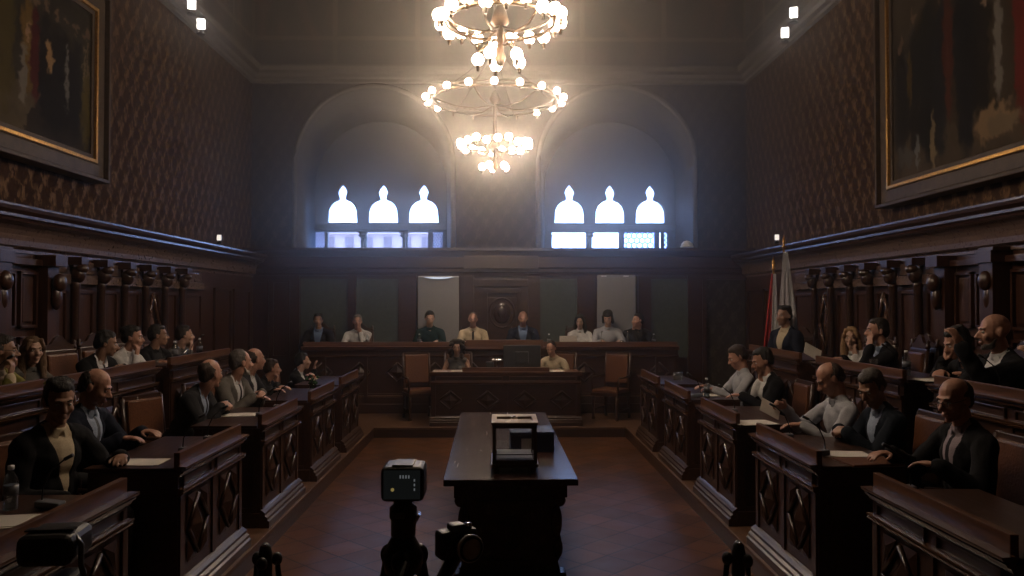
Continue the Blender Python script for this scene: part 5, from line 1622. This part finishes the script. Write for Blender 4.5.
# ---- right upper row
row('right', 1, 3.62, 998, 332, label=nm('bald grey-bearded man in dark jacket and white shirt, right upper row', 'bald grey-bearded man'),
    lean=.1, look=(0, 6.6, 1.4), hands=('desk2', 'gest'), hair='none', hairc='salt', skin='rosy', top='black', shirt='white', tie=None, beard='salt')
row('right', 1, 3.78, 960, 343, label=nm('black-haired man resting his head on his hand, right upper row', 'black-haired man with head on hand'),
    lean=.42, look=(2.2, 6.6, .9), hands=('brow', 'desk2'), hair='messy', hairc='black', skin='rosy', top='black', shirt='charcoal')
row('right', 1, 3.78, 879, 331, label=nm('greying man in black suit touching his face, beside the blond woman', 'greying man touching his face'),
    lean=.16, look=(0, 8.3, 1.5), hands=('desk', 'face'), hair='short', hairc='darkbrown', skin='rosy', top='black', shirt='paleblue', turn=-.15)
row('right', 1, 3.78, 853, 338, label=nm('woman with long blond hair and white top, right upper row', 'woman with long blond hair'),
    lean=.18, look=(1, 4.0, 1.4), hands=('desk', 'chin'), hair='long', hairc='blond', skin='fair', top='white', female=True, jacket=False, turn=.35)
row('right', 1, 3.72, 1070, 350, label=nm('person in pale patterned top cut by the right picture edge', 'person cut by the right picture edge'),
    lean=.12, look=(0, 5, 1.2), hands=('desk', 'gest'), hair='short', hairc='brown', skin='fair', top='palegrey', jacket=False)
pp = person('young dark-haired man in open navy jacket before the corner flags', *HP(785, 316, 10.6), .5, PI / -2 + .4, lean=.04, look=(0, 8, 1.6), hands=('lap', 'lap'), hair='messy', hairc='black', skin='tan', top='navy', shirt='cream')
chair(pp.location.x, pp.location.y, .5, -PI / 2 + .4, 'crested chair occupied by the young man before the flags', True)
# ---- high bench
BEN = [(319, 323, 'dark-haired man in black jacket at the left end of the high bench', dict(hair='messy', hairc='black', top='black', shirt='midblue', skin='tan')),
       (358, 324, 'grey-haired man in white shirt speaking at the microphone', dict(hair='short', hairc='grey', top='white', jacket=False, skin='rosy', hands=('desk', 'chin'))),
       (430, 321, 'dark-haired young man in dark green polo before the grey board', dict(hair='short', hairc='black', top='teal', jacket=False, skin='fair', lookz=1.0)),
       (473, 322, 'balding man with glasses in cream shirt and dark tie', dict(hair='cropped', hairc='salt', top='cream', jacket=False, tie='tiedark', glasses=True, skin='rosy')),
       (523, 321, 'balding man in navy suit reading at the centre of the bench', dict(hair='fringe', hairc='salt', top='navy', shirt='midblue', skin='rosy', lookz=1.0)),
       (580, 324, 'woman with long black hair behind the pale laptop', dict(hair='long', hairc='black', top='white', jacket=False, female=True, skin='fair', lookz=1.0)),
       (608, 321, 'person with dark bobbed hair looking down in a pale shirt', dict(hair='bob', hairc='black', top='palegrey', jacket=False, skin='fair', lookz=.8)),
       (638, 323, 'dark-haired man in black top at the right end of the bench', dict(hair='short', hairc='black', top='black', shirt='charcoal', skin='rosy', look=(-3, 12, 1.6), hands=('chin', 'desk')))]
for px, py, lb, k in BEN:
    x, y, z = HP(px, py - 2.5, 14.3)
    lz = k.pop('lookz', 1.5)
    lk = k.pop('look', (x * .6, 11.8 if lz < 1.5 else 8, lz))
    pp = person(lb, x, y, z, .45, 0, lean=.1, look=lk, surf=.808, **{**dict(hands=('desk', 'desk')), **k})
    chair(pp.location.x, pp.location.y, .45, 0, 'chair occupied by the ' + lb.split(' at the ')[0].split(' before')[0].split(' behind')[0].split(' reading')[0].split(' speaking')[0].split(' looking')[0] + ', high bench', True)
# ---- clerks
x, y, z = HP(457, 348, 12.85)
pp = person('curly-haired woman clerk in sleeveless grey top at the clerks desk', x, y, z, .15, 0, lean=.2, look=(x + .3, 10, 1.1), surf=.798, hair='curly', hairc='darkbrown', skin='tan', top='grey', jacket=False, female=True, sleeves='none')
chair(pp.location.x, pp.location.y, .15, 0, 'tan leather chair of the curly-haired woman clerk')
x, y, z = HP(551, 348.5, 12.8)
pp = person('balding man clerk in cream shirt bent over the clerks desk', x, y, z, .15, -.55, lean=.3, look=(x - .3, 11.8, .8), surf=.798, hair='cropped', hairc='darkbrown', skin='rosy', top='cream', jacket=False, hands=('desk', 'desk2'))
chair(pp.location.x, pp.location.y, .15, -.55, 'tan leather chair of the man clerk in the cream shirt')
# papers held up
for (px, py, d, rx, ry, lb, w_, h_) in ((771, 409, 6.45, .9, .5, 'sheet of paper held up by the balding man in pale shirt', .17, .13), (814, 352, 8.6, .9, .5, 'white sheet held tilted before the blond woman', .2, .16)):
    x, y, z = HP(px, py, d)
    r = thing('held_sheet', lb, 'paper', (x, y, z))
    MB().box((0, 0, 0), (w_, h_, .002), rot=(rx, ry, 0)).build('sheet', PAPER, r)
bake_people()

# ------------------------------------------------------------------ haze, daylight and view
hz = MB().b2(-H - .1, H + .1, ROOM_FRONT - .1, YW + .05, -.1, ROOM_TOP + .1)
hm = bpy.data.materials.new('glow_haze'); hm.use_nodes = True
nt = hm.node_tree; nt.nodes.remove(nt.nodes['Principled BSDF'])
vs = nt.nodes.new('ShaderNodeVolumeScatter'); vs.inputs['Color'].default_value = (1, .95, .9, 1)
vs.inputs['Density'].default_value = HAZE; vs.inputs['Anisotropy'].default_value = .84
tcz = nt.nodes.new('ShaderNodeTexCoord'); spz = nt.nodes.new('ShaderNodeSeparateXYZ'); nt.links.new(tcz.outputs['Object'], spz.inputs[0])
mrz = nt.nodes.new('ShaderNodeMapRange'); mrz.inputs['From Min'].default_value = 3.5; mrz.inputs['From Max'].default_value = 9.5
mrz.inputs['To Min'].default_value = HAZE * .04; mrz.inputs['To Max'].default_value = HAZE
mr2 = nt.nodes.new('ShaderNodeMapRange'); mr2.interpolation_type = 'SMOOTHSTEP'; mr2.inputs['From Min'].default_value = 1.6; mr2.inputs['From Max'].default_value = 5.0
mr2.inputs['To Min'].default_value = .6; mr2.inputs['To Max'].default_value = 2.4
nt.links.new(spz.outputs['Z'], mr2.inputs['Value'])
nt.links.new(spz.outputs['Y'], mrz.inputs['Value']); nt.links.new(M_(nt, 'MULTIPLY', mrz.outputs[0], mr2.outputs[0]), vs.inputs['Density'])  # density shaped high up and far back to imitate glare round the lights
nt.links.new(vs.outputs[0], nt.nodes['Material Output'].inputs['Volume'])
o = hz.build('haze', hm); o['kind'] = 'stuff'; o['label'] = 'thin haze added for the glow round lamps and windows'

wd = bpy.data.worlds.new('sky'); SC.world = wd; wd.use_nodes = True
bg = wd.node_tree.nodes['Background']; bg.inputs[0].default_value = (.38, .55, 1.0, 1); bg.inputs[1].default_value = SKY
for i, c in enumerate(WCX):
    la = bpy.data.lights.new('daylight_portal', 'AREA'); la.shape = 'RECTANGLE'; la.size = 2.7; la.size_y = 1.5
    la.cycles.is_portal = True
    lo = bpy.data.objects.new('daylight_portal', la); put(lo); lo.location = (c, YW + .3, 3.7)
    lo.rotation_euler = (-PI / 2, 0, 0)     # -Z of the lamp points into the room
SC.view_settings.view_transform = 'Standard'; SC.view_settings.look = 'None'
SC.view_settings.exposure = 0; SC.view_settings.gamma = 1; SC.view_settings.use_curve_mapping = False
SC.cycles.use_denoising = True
SC.cycles.max_bounces = 6; SC.cycles.diffuse_bounces = 3; SC.cycles.transparent_max_bounces = 12; SC.cycles.volume_bounces = 0
SC.cycles.sample_clamp_indirect = 4
SC.cycles.use_light_tree = True
SC.cycles.volume_step_rate = 2.0; SC.cycles.volume_max_steps = 64
